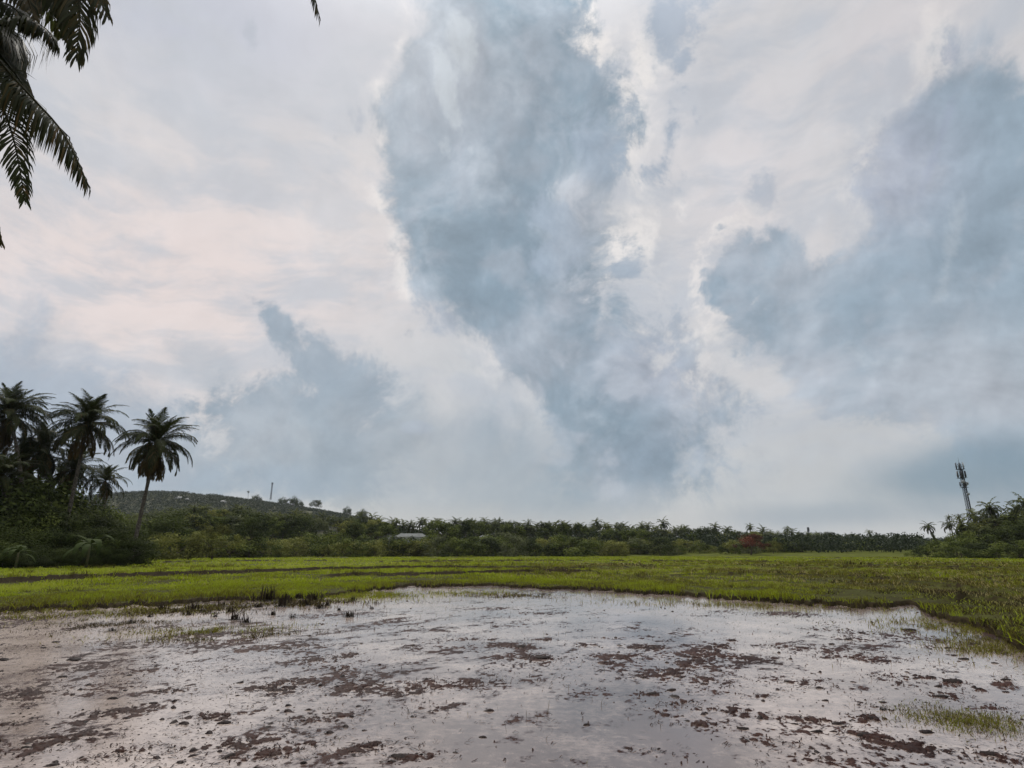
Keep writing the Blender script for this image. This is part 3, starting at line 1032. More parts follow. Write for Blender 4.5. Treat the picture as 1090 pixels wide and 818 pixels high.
Z = lambda z: np.stack([z * 0, z * 0, z], -1)
p0, p1, p2 = p - d * ln[:, None] / 2 + Z(z0), p + sd / w[:, None] * bend + Z(z1), p + d * ln[:, None] / 2 + Z(z2)
v = np.stack([p0 - sd, p0 + sd, p1 + sd * 1.2, p1 - sd * 1.2, p2 + sd * .5, p2 - sd * .5], 1).reshape(-1, 3)
kk = np.arange(n)[:, None] * 6
tag(ob('rotten_straw', mesh('rotten_straw', v, [kk + np.array([[0, 1, 2, 3]]), kk + np.array([[3, 2, 4, 5]])], m_straw, np.repeat(np.clip(RNG.normal(.4, .25, n), 0, 1), 6))),
    'rotting brown straw lying in heaps in the mud', 'straw', kind='stuff')

# ---- the larger clods, one by one
CLODS = [(1015, 726, 13, 'largest dark mud clod, in the heap at the right of the water'), (1003, 742, 9, 'dark mud clod just in front of the largest right-hand heap'),
         (999, 731, 6, 'small mud clod touching the left side of the largest right-hand heap'), (1042, 734, 7, 'flat mud clod to the right of the largest right-hand heap'),
         (1070, 724, 7, 'mud clod near the right bank, above the olive grass'), (1071, 737, 5, 'small flat clod nearest the right edge of the water'), (991, 721, 6, 'wide clod left of the largest right-hand heap'),
         (1026, 702, 7, 'paired mud clod, lower of two standing below the right bank'), (1015, 698, 5, 'paired mud clod, upper of two standing below the right bank'), (1008, 690, 5, 'small clod in pale water below the right bank'),
         (1038, 686, 6, 'single clod closest to the curving right bank'), (968, 671, 8, 'knobbly clod with a smear, below the inlet in the right bank'), (927, 765, 10, 'broad clod left of the olive grass in the mud'),
         (986, 780, 11, 'rounded clod below the left end of the olive grass'), (920, 783, 12, 'long low clod in the lower right of the water'), (791, 776, 8, 'curled dark clod alone in smooth water at lower right'),
         (879, 746, 5, 'small clod in the middle of the right half'), (839, 726, 6, 'clod on the long mud smear in the right half'), (885, 686, 5, 'small clod left of the curved furrow at the right'),
         (917, 674, 5, 'clod at the end of the curved furrow on the right'), (1054, 803, 12, 'large low clod in the bottom right corner'), (940, 748, 5, 'small upright clod left of the olive grass'),
         (903, 681, 6, 'clod in the curved furrow at the right'), (3, 703, 10, 'dark clod cut by the left edge of the picture'), (79, 703, 11, 'long pale-topped clod alone in the water at the left'),
         (59, 684, 6, 'small clod above the pale-topped one at the left'), (46, 690, 5, 'smaller flat clod beside the left pale water'), (66, 721, 7, 'thin flat clod in pale water at the left'),
         (120, 744, 8, 'dark clod in the lower left water'), (239, 770, 10, 'dark clod at the right end of the left mud smear'), (163, 749, 6, 'small clod with a sprout at the lower left'),
         (578, 701, 11, 'oval mud lump in the middle of the water'), (555, 689, 8, 'small oval lump above the middle one'), (624, 772, 6, 'tiny clod in open water near the bottom middle'),
         (514, 785, 6, 'small clod near the bottom, left of the middle'), (426, 806, 13, 'long clod at the bottom left of the middle'), (695, 739, 8, 'dark clod at the left foot of the diagonal furrow'),
         (715, 735, 7, 'clod beside the foot of the diagonal furrow'), (644, 706, 7, 'clod at the left end of a short furrow in mid water'), (779, 682, 6, 'clod at the top end of the diagonal furrow')]
lump_me = []
for s in range(5):
    lv, a4, a3 = lump(100 + s, .62)
    lump_me.append(mesh('mud_clod', lv, [a4, a3], m_clod, smooth=True))
for i, (px, py, wpx, lab) in enumerate(CLODS):
    p = on_ground(px, py)
    s = np.linalg.norm(on_ground(px + wpx, py) - p) * .72
    o = ob('mud_clod', lump_me[i % 5], None, (p[0], p[1], .0))
    o.scale = (s, s * .8, s * .5)
    o.rotation_euler = (0, 0, random.uniform(-.4, .4))
    tag(o, lab, 'mud clod', 'mud clods lying in the flooded plot')

# ---- dark tufts of old stubble standing in the water at the left
TUFTS = [(172, 650, 7), (187, 651, 4), (207, 650, 8), (216, 652, 5), (236, 645, 5), (250, 660, 8), (262, 663, 6), (284, 640, 12), (302, 642, 9), (300, 646, 8), (318, 638, 6), (326, 645, 8),
         (333, 640, 9), (340, 648, 6), (348, 645, 5), (312, 658, 5), (275, 647, 5), (245, 652, 5), (228, 657, 4), (372, 657, 7), (361, 650, 4), (376, 640, 5), (160, 657, 4), (140, 664, 5), (290, 655, 5), (199, 655, 5),
         (686, 722, 4), (395, 648, 3), (640, 712, 2), (940, 756, 5), (120, 672, 4)]
m_stub = leaf_mat('dead_stubble', [(0, (.010, .006, .004)), (.6, (.024, .015, .009)), (1, (.075, .065, .025))], .15, .6, .1, .2)
DESC = ['thick', 'thin', 'ragged', 'leaning', 'low', 'forked']
for i, (px, py, hp) in enumerate(TUFTS):
    p = on_ground(px, py)
    dist = math.hypot(p[0], p[1])
    h = hp * 1.25 * dist / F
    n = 40
    rad = h * .5
    x, y = RNG.normal(0, rad * .55, n), RNG.normal(0, rad * .5, n)
    v, f, tt = blades(x, y, np.full(n, -.03), h * RNG.uniform(.45, 1.1, n), np.full(n, h * .085), np.clip(RNG.normal(.4, .25, n), 0, 1), .35)
    lv, a4, a3 = small_lump(i)                                            # the root clump the stalks grow from
    lv = lv * np.array([h * .75, h * .75, h * .18]) + np.array([0, 0, -.004])
    f = [f[0], f[1], a4 + len(v), a3 + len(v)]
    v = np.concatenate([v, lv])
    tt = np.concatenate([tt, np.full(len(lv), .1)])
    o = ob('stubble_tuft', mesh('stubble_tuft', v, f, m_stub, tt), None, (p[0], p[1], 0))
    near = min(range(len(TUFTS)), key=lambda j: abs(TUFTS[j][0] - px) + 3 * abs(TUFTS[j][1] - py) if j != i else 1e9)
    if px > 600:
        lab = {686: 'lone upright rice stalk in open water right of the middle', 640: 'tiny lone sprout in open water near the middle', 940: 'short dark tuft beside the olive grass at the right'}[px]
    else:
        side = 'below the left bank' if py < 650 else 'farther out in the water'
        order = sorted(t[0] for t in TUFTS if t[0] < 600).index(px) + 1
        lab = f'{DESC[i % 6]} dark stubble tuft {side}, number {order} of the left-hand tufts counted from the left edge'
        lab = f'dark stubble tuft {side}, {"the tallest" if hp >= 12 else "tall" if hp >= 8 else "medium" if hp >= 6 else "short"}, {order} along from the left edge'
    tag(o, lab, 'stubble tuft', 'stubble tufts standing in the water')
# ------------------------------------------------------------------ palms
m_frond = leaf_mat('palm_leaflets', [(0, (.10, .060, .022)), (.22, (.085, .062, .018)), (.36, (.024, .026, .008)), (.65, (.034, .042, .011)), (1, (.062, .070, .016))], .25, .6, .10, .10)
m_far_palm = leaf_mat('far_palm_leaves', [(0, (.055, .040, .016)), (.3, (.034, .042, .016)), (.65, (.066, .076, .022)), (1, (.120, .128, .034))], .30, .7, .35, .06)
m_trunk = solid_mat('palm_bark', (.055, .045, .036), (.13, .11, .09), 5, .85, 0, .5)
m_bark = solid_mat('tree_bark', (.045, .034, .024), (.11, .088, .066), 4, .9, 0, .5)


def resample(pts, n):
    """smooth curve through the points"""
    p = np.asarray(pts, float)
    q = np.concatenate([[2 * p[0] - p[1]], p, [2 * p[-1] - p[-2]]])
    out = []
    for i in range(1, len(q) - 2):
        for t in np.linspace(0, 1, 12, endpoint=False):
            a, b, c, d = q[i - 1], q[i], q[i + 1], q[i + 2]
            out.append(.5 * ((2 * b) + (-a + c) * t + (2 * a - 5 * b + 4 * c - d) * t * t + (-a + 3 * b - 3 * c + d) * t ** 3))
    out.append(p[-1])
    out = np.array(out)
    s = np.concatenate([[0], np.cumsum(np.linalg.norm(np.diff(out, axis=0), axis=1))])
    u = np.linspace(0, s[-1], n)
    return np.stack([np.interp(u, s, out[:, k]) for k in range(3)], -1)


def unit(v):
    return v / (np.linalg.norm(v, axis=-1, keepdims=True) + 1e-9)


def frond_geo(path, n, L, w, droop, seed, ref=(0, 0, 1), vee=.22, t0=.10, tint=.55, stalk=.035, gap=0.0):
    """rachis and two rows of leaflets along a path -> verts, [quads, tris], tint"""
    rg = np.random.default_rng(seed)
    path = resample(path, 28)
    mb = MB()
    mb.tube(path, np.linspace(stalk, stalk * .12, 28), 5, .30)
    u = np.repeat(np.linspace(t0, .985, n), 2)
    u = np.clip(u + rg.normal(0, .25 / n, 2 * n), t0, .995)
    sg = np.tile([-1., 1.], n)
    if gap:
        k = rg.random(2 * n) > gap
        u, sg = u[k], sg[k]
    ti = u * 27
    i = np.minimum(ti.astype(int), 26)
    fr = (ti - i)[:, None]
    p = path[i] * (1 - fr) + path[i + 1] * fr
    tg = unit(path[i + 1] - path[i])
    ref = np.asarray(ref, float)
    side = np.cross(tg, ref)
    sl = np.linalg.norm(side, axis=1, keepdims=True)
    side = np.where(sl > .12, side / (sl + 1e-9), unit(np.cross(tg, np.array([.3, 1, .2]))))
    nor = unit(np.cross(side, tg))
    fwd = np.radians(28 + 36 * u + rg.normal(0, 5, len(u)))[:, None]
    d = unit(side * sg[:, None] * np.cos(fwd) + tg * np.sin(fwd) + nor * (vee + rg.normal(0, .07, len(u)))[:, None])
    ln = L * np.minimum(1.0, .45 + 1.6 * (u - t0)) * np.clip((1.06 - u) / .50, .16, 1) ** .8 * rg.uniform(.85, 1.08, len(u))
    ln = ln[:, None]
    g = np.array([0, 0, -1.])
    dr = (droop * rg.uniform(.75, 1.3, len(u)))[:, None]
    m1 = p + d * ln * .38 + g * dr * ln * .07
    m2 = p + unit(d + g * dr * .45) * ln * .72 + g * dr * ln * .06
    tp = p + unit(d + g * dr * .9) * ln + g * dr * ln * .10
    wd = unit(tg - d * np.sum(tg * d, 1, keepdims=True)) * w * .5
    v = np.stack([p - wd * .5, p + wd * .5, m1 + wd, m1 - wd, m2 + wd * .8, m2 - wd * .8, tp], 1).reshape(-1, 3)
    k = np.arange(len(u))[:, None] * 7
    tt = np.repeat(np.clip(tint + rg.normal(0, .07, len(u)) - .25 * (rg.random(len(u)) < .06), 0, 1), 7)
    b0 = mb.n
    mb.add(v, k + np.array([[0, 1, 2, 3]]), tt)
    mb.f[4].append(b0 + k + np.array([[3, 2, 4, 5]]))
    mb.f.setdefault(3, []).append(b0 + k + np.array([[5, 4, 6]]))
    return mb


def arch(length, e0, bend, seed=0, sway=.0):
    """a frond that leaves the crown at elevation e0 (degrees) and bows under its weight"""
    rg = np.random.default_rng(seed)
    n = 9
    pts = [np.zeros(3)]
    yaw = 0.0
    for i in range(n - 1):
        f = i / (n - 2)
        e = R(max(e0 - bend * f ** 1.25, -88))
        yaw += rg.normal(0, sway)
        pts.append(pts[-1] + np.array([math.cos(e) * math.cos(yaw), math.cos(e) * math.sin(yaw), math.sin(e)]) * length / (n - 1))
    return np.array(pts)


# (elevation, bend, length, droop, tint)
FROND_KINDS = [(80, 30, 4.3, .35, .72), (66, 54, 5.2, .45, .66), (50, 70, 5.5, .6, .60), (32, 76, 5.6, .75, .54), (12, 72, 5.5, .9, .48), (-18, 58, 5.0, 1.1, .40), (-50, 34, 4.6, 1.2, .20), (-72, 14, 4.3, 1.2, .05)]
frond_me = []
for k, (e0, bend, ln, dr, ti) in enumerate(FROND_KINDS):
    frond_me.append([frond_geo(arch(ln, e0, bend + 14 * s, k * 7 + s, .05), 64, 1.08, .072, dr, k * 10 + s, tint=ti, gap=.05 + .12 * (k > 5)).mesh('frond', m_frond) for s in range(2)])


def palm_trunk(top, r0=.30, r1=.17, seed=0, ry=None):
    """a leaning, curving stem from the origin to TOP with old leaf rings"""
    rg = np.random.default_rng(seed)
    top = np.asarray(top, float)
    n = 40
    q = np.linspace(0, 1, n)
    lean = q ** 1.6 if ry is None else q ** ry
    p = np.stack([top[0] * lean, top[1] * lean, top[2] * q], -1)
    rad = r0 + (r1 - r0) * q ** .6 + .16 * np.exp(-q * 22) + .014 * np.sin(q * 190) + rg.normal(0, .005, n)
    mb = MB()
    mb.tube(p, rad, 9, .5)
    return mb.mesh('trunk', m_trunk, True)


def frond_set(rg, n=30, dead=4):
    n = int(n * 1.4)
    out = []
    for i in range(n):
        f = i / (n - 1)
        k = min(int(f * 6.0), 5)
        if rg.random() < .25:
            k = min(k + 1, 5)
        out.append((k, i * 2.39996 + rg.normal(0, .25)))
    for i in range(dead):
        out.append((6 + (rg.random() < .55), rg.uniform(0, 6.28)))
    return out


def coconut_palm(base, crown, label, group, n=30, dead=4, scale=1.0, seed=0, ry=None):
    """near palm: trunk and every frond a part"""
    rg = np.random.default_rng(seed)
    base = np.asarray(base, float)
    root = empty('coconut_palm', base)
    tag(root, label, 'coconut palm', group)
    top = np.asarray(crown, float) - base
    ob('trunk', palm_trunk(top, seed=seed, ry=ry), root)
    for k, a in frond_set(rg, n, dead):
        o = ob('frond', frond_me[k][rg.integers(2)], root, top + np.array([0, 0, rg.uniform(-.18, .12)]))
        o.rotation_euler = (rg.normal(0, .12), rg.normal(0, .08), a)
        s = scale * rg.uniform(.86, 1.08)
        o.scale = (s, s, s)
    return root


GRP = 'coconut palms in the dark grove at the left'
NEAR = [((22, 600), (10, 442), 74, 'tallest coconut palm, at the left edge, its dense crown cut by the picture edge', 40, 8, 1.12, None),
        ((62, 600), (93, 452), 76, 'coconut palm with a round crown in the middle of the left grove, trunk leaning right', 38, 8, 1.08, .9),
        ((140, 592), (167, 472), 76, 'lone leaning coconut palm at the right end of the left grove, brown dead fronds hanging', 38, 26, 1.08, 1.1),
        ((52, 600), (46, 478), 80, 'shorter coconut palm between the edge palm and the round-crowned palm', 34, 7, 1.0, None),
        ((74, 600), (78, 500), 84, 'low coconut palm half hidden below the round-crowned palm', 30, 7, .95, None),
        ((2, 600), (-28, 460), 72, 'coconut palm mostly outside the left edge of the picture', 26, 4, 1.0, None),
        ((92, 600), (66, 508), 88, 'thin coconut palm with small crown behind the left grove', 18, 3, .75, None),
        ((30, 600), (26, 492), 78, 'low coconut palm rising out of the dark thicket below the edge palm', 30, 7, .95, None),
        ((104, 600), (112, 512), 90, 'low coconut palm between the round-crowned palm and the leaning palm', 24, 5, .75, None),
        ((8, 600), (0, 508), 70, 'short coconut palm in the thicket at the very left edge', 28, 6, .9, None)]
for i, ((bx, by), (cx, cy), Y, lab, n, dead, sc, ry) in enumerate(NEAR):
    b = at(bx, by, Y)
    coconut_palm((b[0], b[1], land(b[0], b[1]) - .1), at(cx, cy, Y), lab, GRP, n, dead, sc, 70 + i, ry)

# ---- the palm beside the camera, its fronds hanging into the top left corner
PB = np.array([-6.75, 5.4, float(land(-6.75, 5.4)) - .1])
root = empty('coconut_palm', PB)
tag(root, 'nearest coconut palm, only its dark frond tips hanging into the top left corner', 'coconut palm', 'coconut palm beside the viewpoint')
CR = at(-62, -22, 5.4)
mb = MB()
q = np.linspace(0, 1, 50)
top = CR - PB
mb.tube(np.stack([top[0] * q ** 1.5, top[1] * q ** 1.5, top[2] * q], -1), .20 - .07 * q ** .6 + .16 * np.exp(-q * 20) + .008 * np.sin(q * 230), 14, .5)
ob('trunk', mb.mesh('trunk', m_trunk, True), root)


def hang(pts, n, L, w, droop, seed, face=0.0, tint=.42, vee=.1, t0=.1, stalk=.03):
    """a frond through places in the photograph at given depths"""
    q = np.array([at(x, y, Y) for x, y, Y in pts])
    mid = q[-2]
    to_cam = unit(np.array([0, 0, CAM_Z]) - mid)
    ref = unit(np.array([0, 0, 1.]) * (1 - face) + to_cam * face)
    ob('frond', frond_geo(q - PB, n, L, w, droop, seed, ref, vee, t0, tint, stalk).mesh('frond', m_frond), root)


C0 = (-62, -22, 5.4)
hang([C0, (0, -75, 5.0), (62, -62, 4.7), (84, 0, 4.6), (81, 66, 4.6)], 135, 0.76, 0.021, .75, 1, .95, .34, .05)
hang([C0, (-30, 5, 5.2), (0, 27, 5.0), (34, 24, 4.9), (52, 34, 4.85), (60, 50, 4.85)], 121, 0.68, 0.020, 1.3, 2, .2, .40, .05)
hang([C0, (-30, 25, 5.2), (5, 72, 5.0), (36, 106, 4.9), (68, 143, 4.8), (95, 200, 4.8)], 148, 0.61, 0.020, 2.0, 3, .1, .34, .0)
hang([C0, (-40, 40, 5.2), (-8, 88, 5.0), (12, 140, 4.9), (21, 180, 4.85), (27, 218, 4.85)], 128, 0.54, 0.019, .45, 4, .97, .44, .05)
hang([C0, (-55, 80, 5.1), (-34, 170, 4.9), (-12, 225, 4.8), (2, 264, 4.8)], 121, 0.40, 0.020, .6, 5, .9, .34, .05)
hang([C0, (40, -190, 4.7), (180, -230, 4.3), (285, -140, 4.1), (326, -30, 4.05), (341, 22, 4.05)], 148, 0.59, 0.022, 2.2, 6, .1, .30, .0)
hang([C0, (-40, -70, 5.0), (0, -70, 4.8), (38, -36, 4.7), (60, 10, 4.7)], 121, 0.65, 0.020, 1.0, 7, .7, .40, .05)
hang([C0, (-35, -10, 5.2), (-12, 0, 5.1), (14, 8, 5.0), (34, 34, 5.0)], 114, 0.59, 0.020, 1.2, 8, .5, .38, .05)
hang([C0, (-30, 20, 5.3), (0, 58, 5.2), (24, 90, 5.1), (38, 122, 5.1)], 114, 0.52, 0.020, 1.4, 9, .5, .36, .05)
hang([C0, (-20, -30, 5.6), (8, -20, 5.7), (40, -12, 5.8), (66, 12, 5.8)], 121, 0.71, 0.020, 1.2, 10, .4, .38, .05)
hang([C0, (-20, -50, 5.2), (30, -70, 4.9), (90, -60, 4.7), (98, -24, 4.6), (116, 22, 4.6)], 121, 0.59, 0.020, .9, 11, .8, .36, .05)
hang([C0, (-40, -60, 5.6), (-5, -55, 5.5), (22, -20, 5.5), (40, 30, 5.5)], 130, .62, .020, 1.2, 12, .6, .34, .05)
hang([C0, (-20, -80, 5.4), (40, -95, 5.2), (86, -60, 5.1), (104, -8, 5.0)], 130, .66, .020, 1.3, 13, .7, .34, .05)
hang([C0, (-40, 0, 5.5), (-8, 20, 5.4), (12, 42, 5.4), (24, 78, 5.4)], 120, .52, .019, 1.2, 14, .5, .34, .05)
hang([C0, (-10, -60, 5.0), (40, -60, 4.9), (70, -20, 4.8), (72, 40, 4.8)], 130, .60, .019, .9, 15, .9, .34, .05)
rg = np.random.default_rng(9)
for i in range(16):                                       # the rest of the crown, away to the left and behind
    k = [0, 1, 1, 2, 3, 4, 5, 2][i % 8]
    o = ob('frond', frond_me[k][i % 2], root, tuple(CR - PB))
    o.rotation_euler = (0, 0, R(118 + i * 12.5) + rg.normal(0, .05))
    o.scale = (.86, .86, .86)

# ---- far palms: the crown is one part
def far_crown(seed):
    rg = np.random.default_rng(seed)
    out = MB()
    nf = 20
    for i in range(nf):
        f = i / (nf - 1)
        e0 = 78 - 120 * f + rg.normal(0, 8)
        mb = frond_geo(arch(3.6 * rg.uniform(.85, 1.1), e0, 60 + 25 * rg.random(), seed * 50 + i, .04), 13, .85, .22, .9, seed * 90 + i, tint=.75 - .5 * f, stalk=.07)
        a = i * 2.39996 + rg.normal(0, .3)
        c, s = math.cos(a), math.sin(a)
        v = np.concatenate(mb.v)
        v = np.stack([v[:, 0] * c - v[:, 1] * s, v[:, 0] * s + v[:, 1] * c, v[:, 2]], -1)
        b = out.n
        for kk, fs in mb.f.items():
            out.f.setdefault(kk, []).append(np.concatenate(fs) + b)
        out.v.append(v); out.t.append(np.concatenate(mb.t)); out.n += len(v)
    return out.mesh('crown', m_far_palm)


FAR_CROWN = [far_crown(s) for s in range(6)]
_mb = MB()
q = np.linspace(0, 1, 10)
_mb.tube(np.stack([.9 * q ** 1.7, 0 * q, q], -1), .20 - .07 * q, 6)
FAR_TRUNK = _mb.mesh('trunk', m_trunk, True)


def far_palm(base, top_z, scale, label, group, seed=0, name='coconut_palm', lean=None, cat='coconut palm'):
    rg = np.random.default_rng(seed)
    root = empty(name, base, rg.uniform(0, 6.28) if lean is None else lean[1])
    tag(root, label, cat, group)
    h = max(top_z - base[2] - 2.2 * scale, 1.5)
    k = (rg.uniform(0, 1.6) if lean is None else lean[0])
    t = ob('trunk', FAR_TRUNK, root)
    t.scale = (k / .9 + .02, 1, h)
    c = ob('crown', FAR_CROWN[rg.integers(6)], root, (k, 0, h))
    c.scale = (scale, scale, scale * rg.uniform(.85, 1.1))
    c.rotation_euler = (rg.normal(0, .08), rg.normal(0, .08), rg.uniform(0, 6.28))
    return root


# ------------------------------------------------------------------ broad-leaved trees and bushes
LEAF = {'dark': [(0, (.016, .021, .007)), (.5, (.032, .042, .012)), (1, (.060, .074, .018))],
        'mid': [(0, (.024, .030, .008)), (.5, (.064, .082, .018)), (1, (.135, .155, .034))],
        'pale': [(0, (.048, .048, .013)), (.5, (.120, .124, .028)), (1, (.195, .195, .050))],
        'red': [(0, (.045, .022, .012)), (.5, (.130, .040, .025)), (1, (.200, .075, .045))],
        'grey': [(0, (.040, .046, .022)), (.5, (.078, .086, .038)), (1, (.115, .124, .056))]}
M_LEAF = {k: leaf_mat(k + '_foliage', v, .30, .75, .40, .06) for k, v in LEAF.items()}


def leaves(c, size, out, rg, flat=.5, asp=.55):
    """one leaf (a folded diamond) at every point, facing mostly up and outwards"""
    n = len(c)
    nr = unit(rg.normal(0, .5, (n, 3)) + out * 1.3 + np.array([0, 0, flat]))
    a = unit(np.cross(nr, rg.normal(0, 1, (n, 3))))
    b = np.cross(nr, a)
    s = (size * rg.uniform(.6, 1.25, n))[:, None]
    v = np.stack([c - a * s * .5, c + b * s * asp * .5 - nr * s * .06, c + a * s * .5 - nr * s * .10, c - b * s * asp * .5 - nr * s * .06], 1).reshape(-1, 3)
    k = np.arange(n)[:, None] * 4
    return v, [k + np.array([[0, 1, 2]]), k + np.array([[0, 2, 3]])]


def crown_mesh(seed, rx, rz, zc, n_lobes, n_leaf, size, kind, lobe=.42, low=-.5):
    rg = np.random.default_rng(seed)
    P, O, T = [], [], []
    for i in range(n_lobes):
        d = unit(rg.normal(0, 1, 3))
        if d[2] < low:
            d[2] *= -.6
        q = rg.uniform(.35, 1.0) ** .6
        c = np.array([d[0] * rx, d[1] * rx, d[2] * rz + zc]) * np.array([q, q, 1]) + np.array([0, 0, zc * 0])
        r = lobe * min(rx, rz) * rg.uniform(.65, 1.35)
        m = int(n_leaf / n_lobes * rg.uniform(.7, 1.3))
        e = unit(rg.normal(0, 1, (m, 3)))
        rad = r * rg.uniform(.55, 1.08, m)[:, None] * (1 + .25 * np.sin(e[:, :1] * 5 + i) * np.cos(e[:, 1:2] * 4))
        P.append(c + e * rad * np.array([1.15, 1.15, .85])); O.append(e)
        T.append(np.clip(rg.uniform(.08, .92) + rg.normal(0, .13, m), 0, 1))
    P, O, T = np.concatenate(P), np.concatenate(O), np.concatenate(T)
    keep = P[:, 2] > .02
    P, O, T = P[keep], O[keep], T[keep]
    v, f = leaves(P, size, O, rg)
    return mesh('crown', v, [np.concatenate(f)], M_LEAF[kind], np.repeat(T, 4))


def limbs_mesh(seed, h, zc, rx, rz, r0):
    rg = np.random.default_rng(seed + 500)
    mb = MB()
    fork = np.array([rg.normal(0, .03) * h, rg.normal(0, .03) * h, max(zc - rz * .55, h * .18)])
    mb.tube(resample([(0, 0, -.2), fork * np.array([.4, .4, .5]), fork], 8), np.linspace(r0 * 1.25, r0 * .75, 8), 7)
    for i in range(6):
        a = i * 1.05 + rg.uniform(0, .6)
        e = np.array([math.cos(a) * rx * rg.uniform(.35, .75), math.sin(a) * rx * rg.uniform(.35, .75), zc + rz * rg.uniform(-.1, .55)])
        mid = (fork + e) / 2 + rg.normal(0, .05 * h, 3)
        mb.tube(resample([fork, mid, e], 7), np.linspace(r0 * .5, r0 * .08, 7), 5)
    return mb.mesh('trunk', m_bark, True)


# templates: crown and trunk meshes with the height they are built at
def template(seed, h, rx, zc, rz, lobes, n, size, kind, r0=.2, lobe=.42):
    return (h, crown_mesh(seed, rx, rz, zc, lobes, n, size, kind, lobe, -.95 if h < 6 else -.5), limbs_mesh(seed, h, zc, rx, rz, r0))


ROUND = [template(200 + i, 10, 4.2, 6.2, 3.3, 26, 2600, .50, k, .22, .40) for i, k in enumerate(['dark', 'mid', 'mid', 'pale', 'grey', 'dark'])]
TALL = [template(220 + i, 14, 3.0, 8.6, 4.8, 28, 2600, .50, k, .22, .36) for i, k in enumerate(['dark', 'mid', 'grey', 'mid'])]
BUSH = [template(240 + i, 4, 3.0, 1.6, 2.1, 26, 2600, .32, k, .10, .44) for i, k in enumerate(['mid', 'dark', 'pale', 'mid', 'mid', 'grey'])]
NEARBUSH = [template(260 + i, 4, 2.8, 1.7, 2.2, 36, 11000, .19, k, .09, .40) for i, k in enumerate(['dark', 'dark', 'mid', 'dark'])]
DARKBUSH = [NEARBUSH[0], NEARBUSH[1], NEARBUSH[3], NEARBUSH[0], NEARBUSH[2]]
REDTREE = template(280, 7, 4.4, 4.0, 2.6, 24, 2600, .42, 'red', .18, .36)
PALEBUSH = template(281, 5, 4.6, 2.9, 2.1, 34, 6500, .24, 'pale', .16, .36)


def tree(tp, base, top_z, label, cat, group, seed, name, wide=1.0):
    rg = np.random.default_rng(seed)
    root = empty(name, base, rg.uniform(0, 6.28))
    tag(root, label, cat, group)
    s = max(top_z - base[2], .8) / tp[0]
    w = s * wide * rg.uniform(.9, 1.15)
    c = ob('crown', tp[1], root)
    c.scale = (w, w, s)
    t = ob('trunk', tp[2], root)
    t.scale = (w, w, s)
    return root


def stand(px, py_top, Y):
    """ground point below a place in the photograph at depth Y, and the height of that place"""
    p = at(px, py_top, Y)
    z = float(land(p[0], p[1]))
    return np.array([p[0], p[1], z - .05]), p[2]


WHERE = [(200, 'just right of the leaning palm'), (255, 'behind the pale rounded bush'), (300, 'below the mast on the hill'), (345, 'below the right shoulder of the hill'), (388, 'around the small cream house'),
         (420, 'left of the long white house'), (458, 'by the long white house'), (500, 'right of the long white house'), (535, 'around the small pale roof'), (600, 'well right of the small pale roof'),
         (650, 'in the middle of the far treeline'), (700, 'right of the middle of the far treeline'), (745, 'some way left of the red tree'), (785, 'just left of the red tree'), (815, 'around the red tree'),
         (850, 'just right of the red tree'), (905, 'well right of the red tree'), (990, 'at the hazy right end of the treeline'), (1200, 'in the grove below the steel tower')]
ORD = ['first', 'second', 'third', 'fourth', 'fifth', 'sixth', 'seventh', 'eighth', 'ninth', 'tenth', 'eleventh', 'twelfth', 'thirteenth', 'fourteenth', 'fifteenth', 'sixteenth', 'seventeenth', 'eighteenth', 'nineteenth', 'twentieth']


def labelled(items, what):
    """items: [px, ...] sorted; a label for each from its stretch of the treeline and its turn in it"""
    seen, out = {}, []
    for px in items:
        w = next(t for lim, t in WHERE if px < lim)
        k = seen.get(w, 0)
        seen[w] = k + 1
        out.append(f'{ORD[min(k, 19)]} {what} from the left, {w}')
    return out


TOP = [(130, 548), (150, 546), (200, 541), (250, 541), (300, 546), (350, 549), (400, 552), (430, 553), (500, 551.5), (550, 554), (600, 556), (650, 557.5), (700, 558.5), (750, 560.5), (800, 563), (850, 565.5), (900, 569), (950, 571), (990, 573)]
tx, ty = zip(*TOP)
DEP = lambda px: np.interp(px, [130, 300, 500, 700, 850, 920, 990], [190, 250, 280, 300, 340, 430, 560])
rg = np.random.default_rng(77)

# back row: palms against the sky
xs = []
x = 150.0
while x < 985:
    xs.append(x + rg.uniform(-2, 2))
    x += rg.uniform(3.4, 7.6)
PEAK = {425: 6, 411: 5, 419: 4, 452: 3, 462: 5, 500: 1, 528: 4, 562: 3, 573: 5, 604: 4, 669: 4, 717: 4, 749: 5, 774: 4, 795: 4, 860: 4, 882: 5}
labs = labelled(xs, 'skyline palm')
for i, px in enumerate(xs):
    py = np.interp(px, tx, ty) + rg.uniform(-2.5, 4) - (rg.uniform(2.5, 6) if rg.random() < .22 else 0)
    Y = DEP(px) * rg.uniform(1.02, 1.25)
    b, z = stand(px, py, Y)
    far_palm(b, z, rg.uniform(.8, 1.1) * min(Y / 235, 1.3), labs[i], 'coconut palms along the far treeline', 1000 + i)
for i, (px, py, what) in enumerate([(425, 551, 'tall pair'), (411, 548, 'tallest')] if False else []):
    pass

# middle row: broad-leaved trees
xs = []
x = 146.0
while x < 985:
    xs.append(x + rg.uniform(-2, 2))
    x += rg.uniform(3.6, 7.5)
labs = labelled(xs, 'middle-row leafy tree')
for i, px in enumerate(xs):
    py = np.interp(px, tx, ty) + rg.uniform(.5, 8)
    Y = DEP(px) * rg.uniform(.88, 1.10)
    tp = TALL[rg.integers(4)] if rg.random() < .6 else ROUND[rg.integers(6)]
    if 420 < px < 456 or 345 < px < 362:
        py = max(py, 573); Y *= .93
    b, z = stand(px, py, Y)
    tree(tp, b, z, labs[i], 'tree', 'leafy trees along the far treeline', 2000 + i, 'leafy_tree', rg.uniform(.9, 1.4))

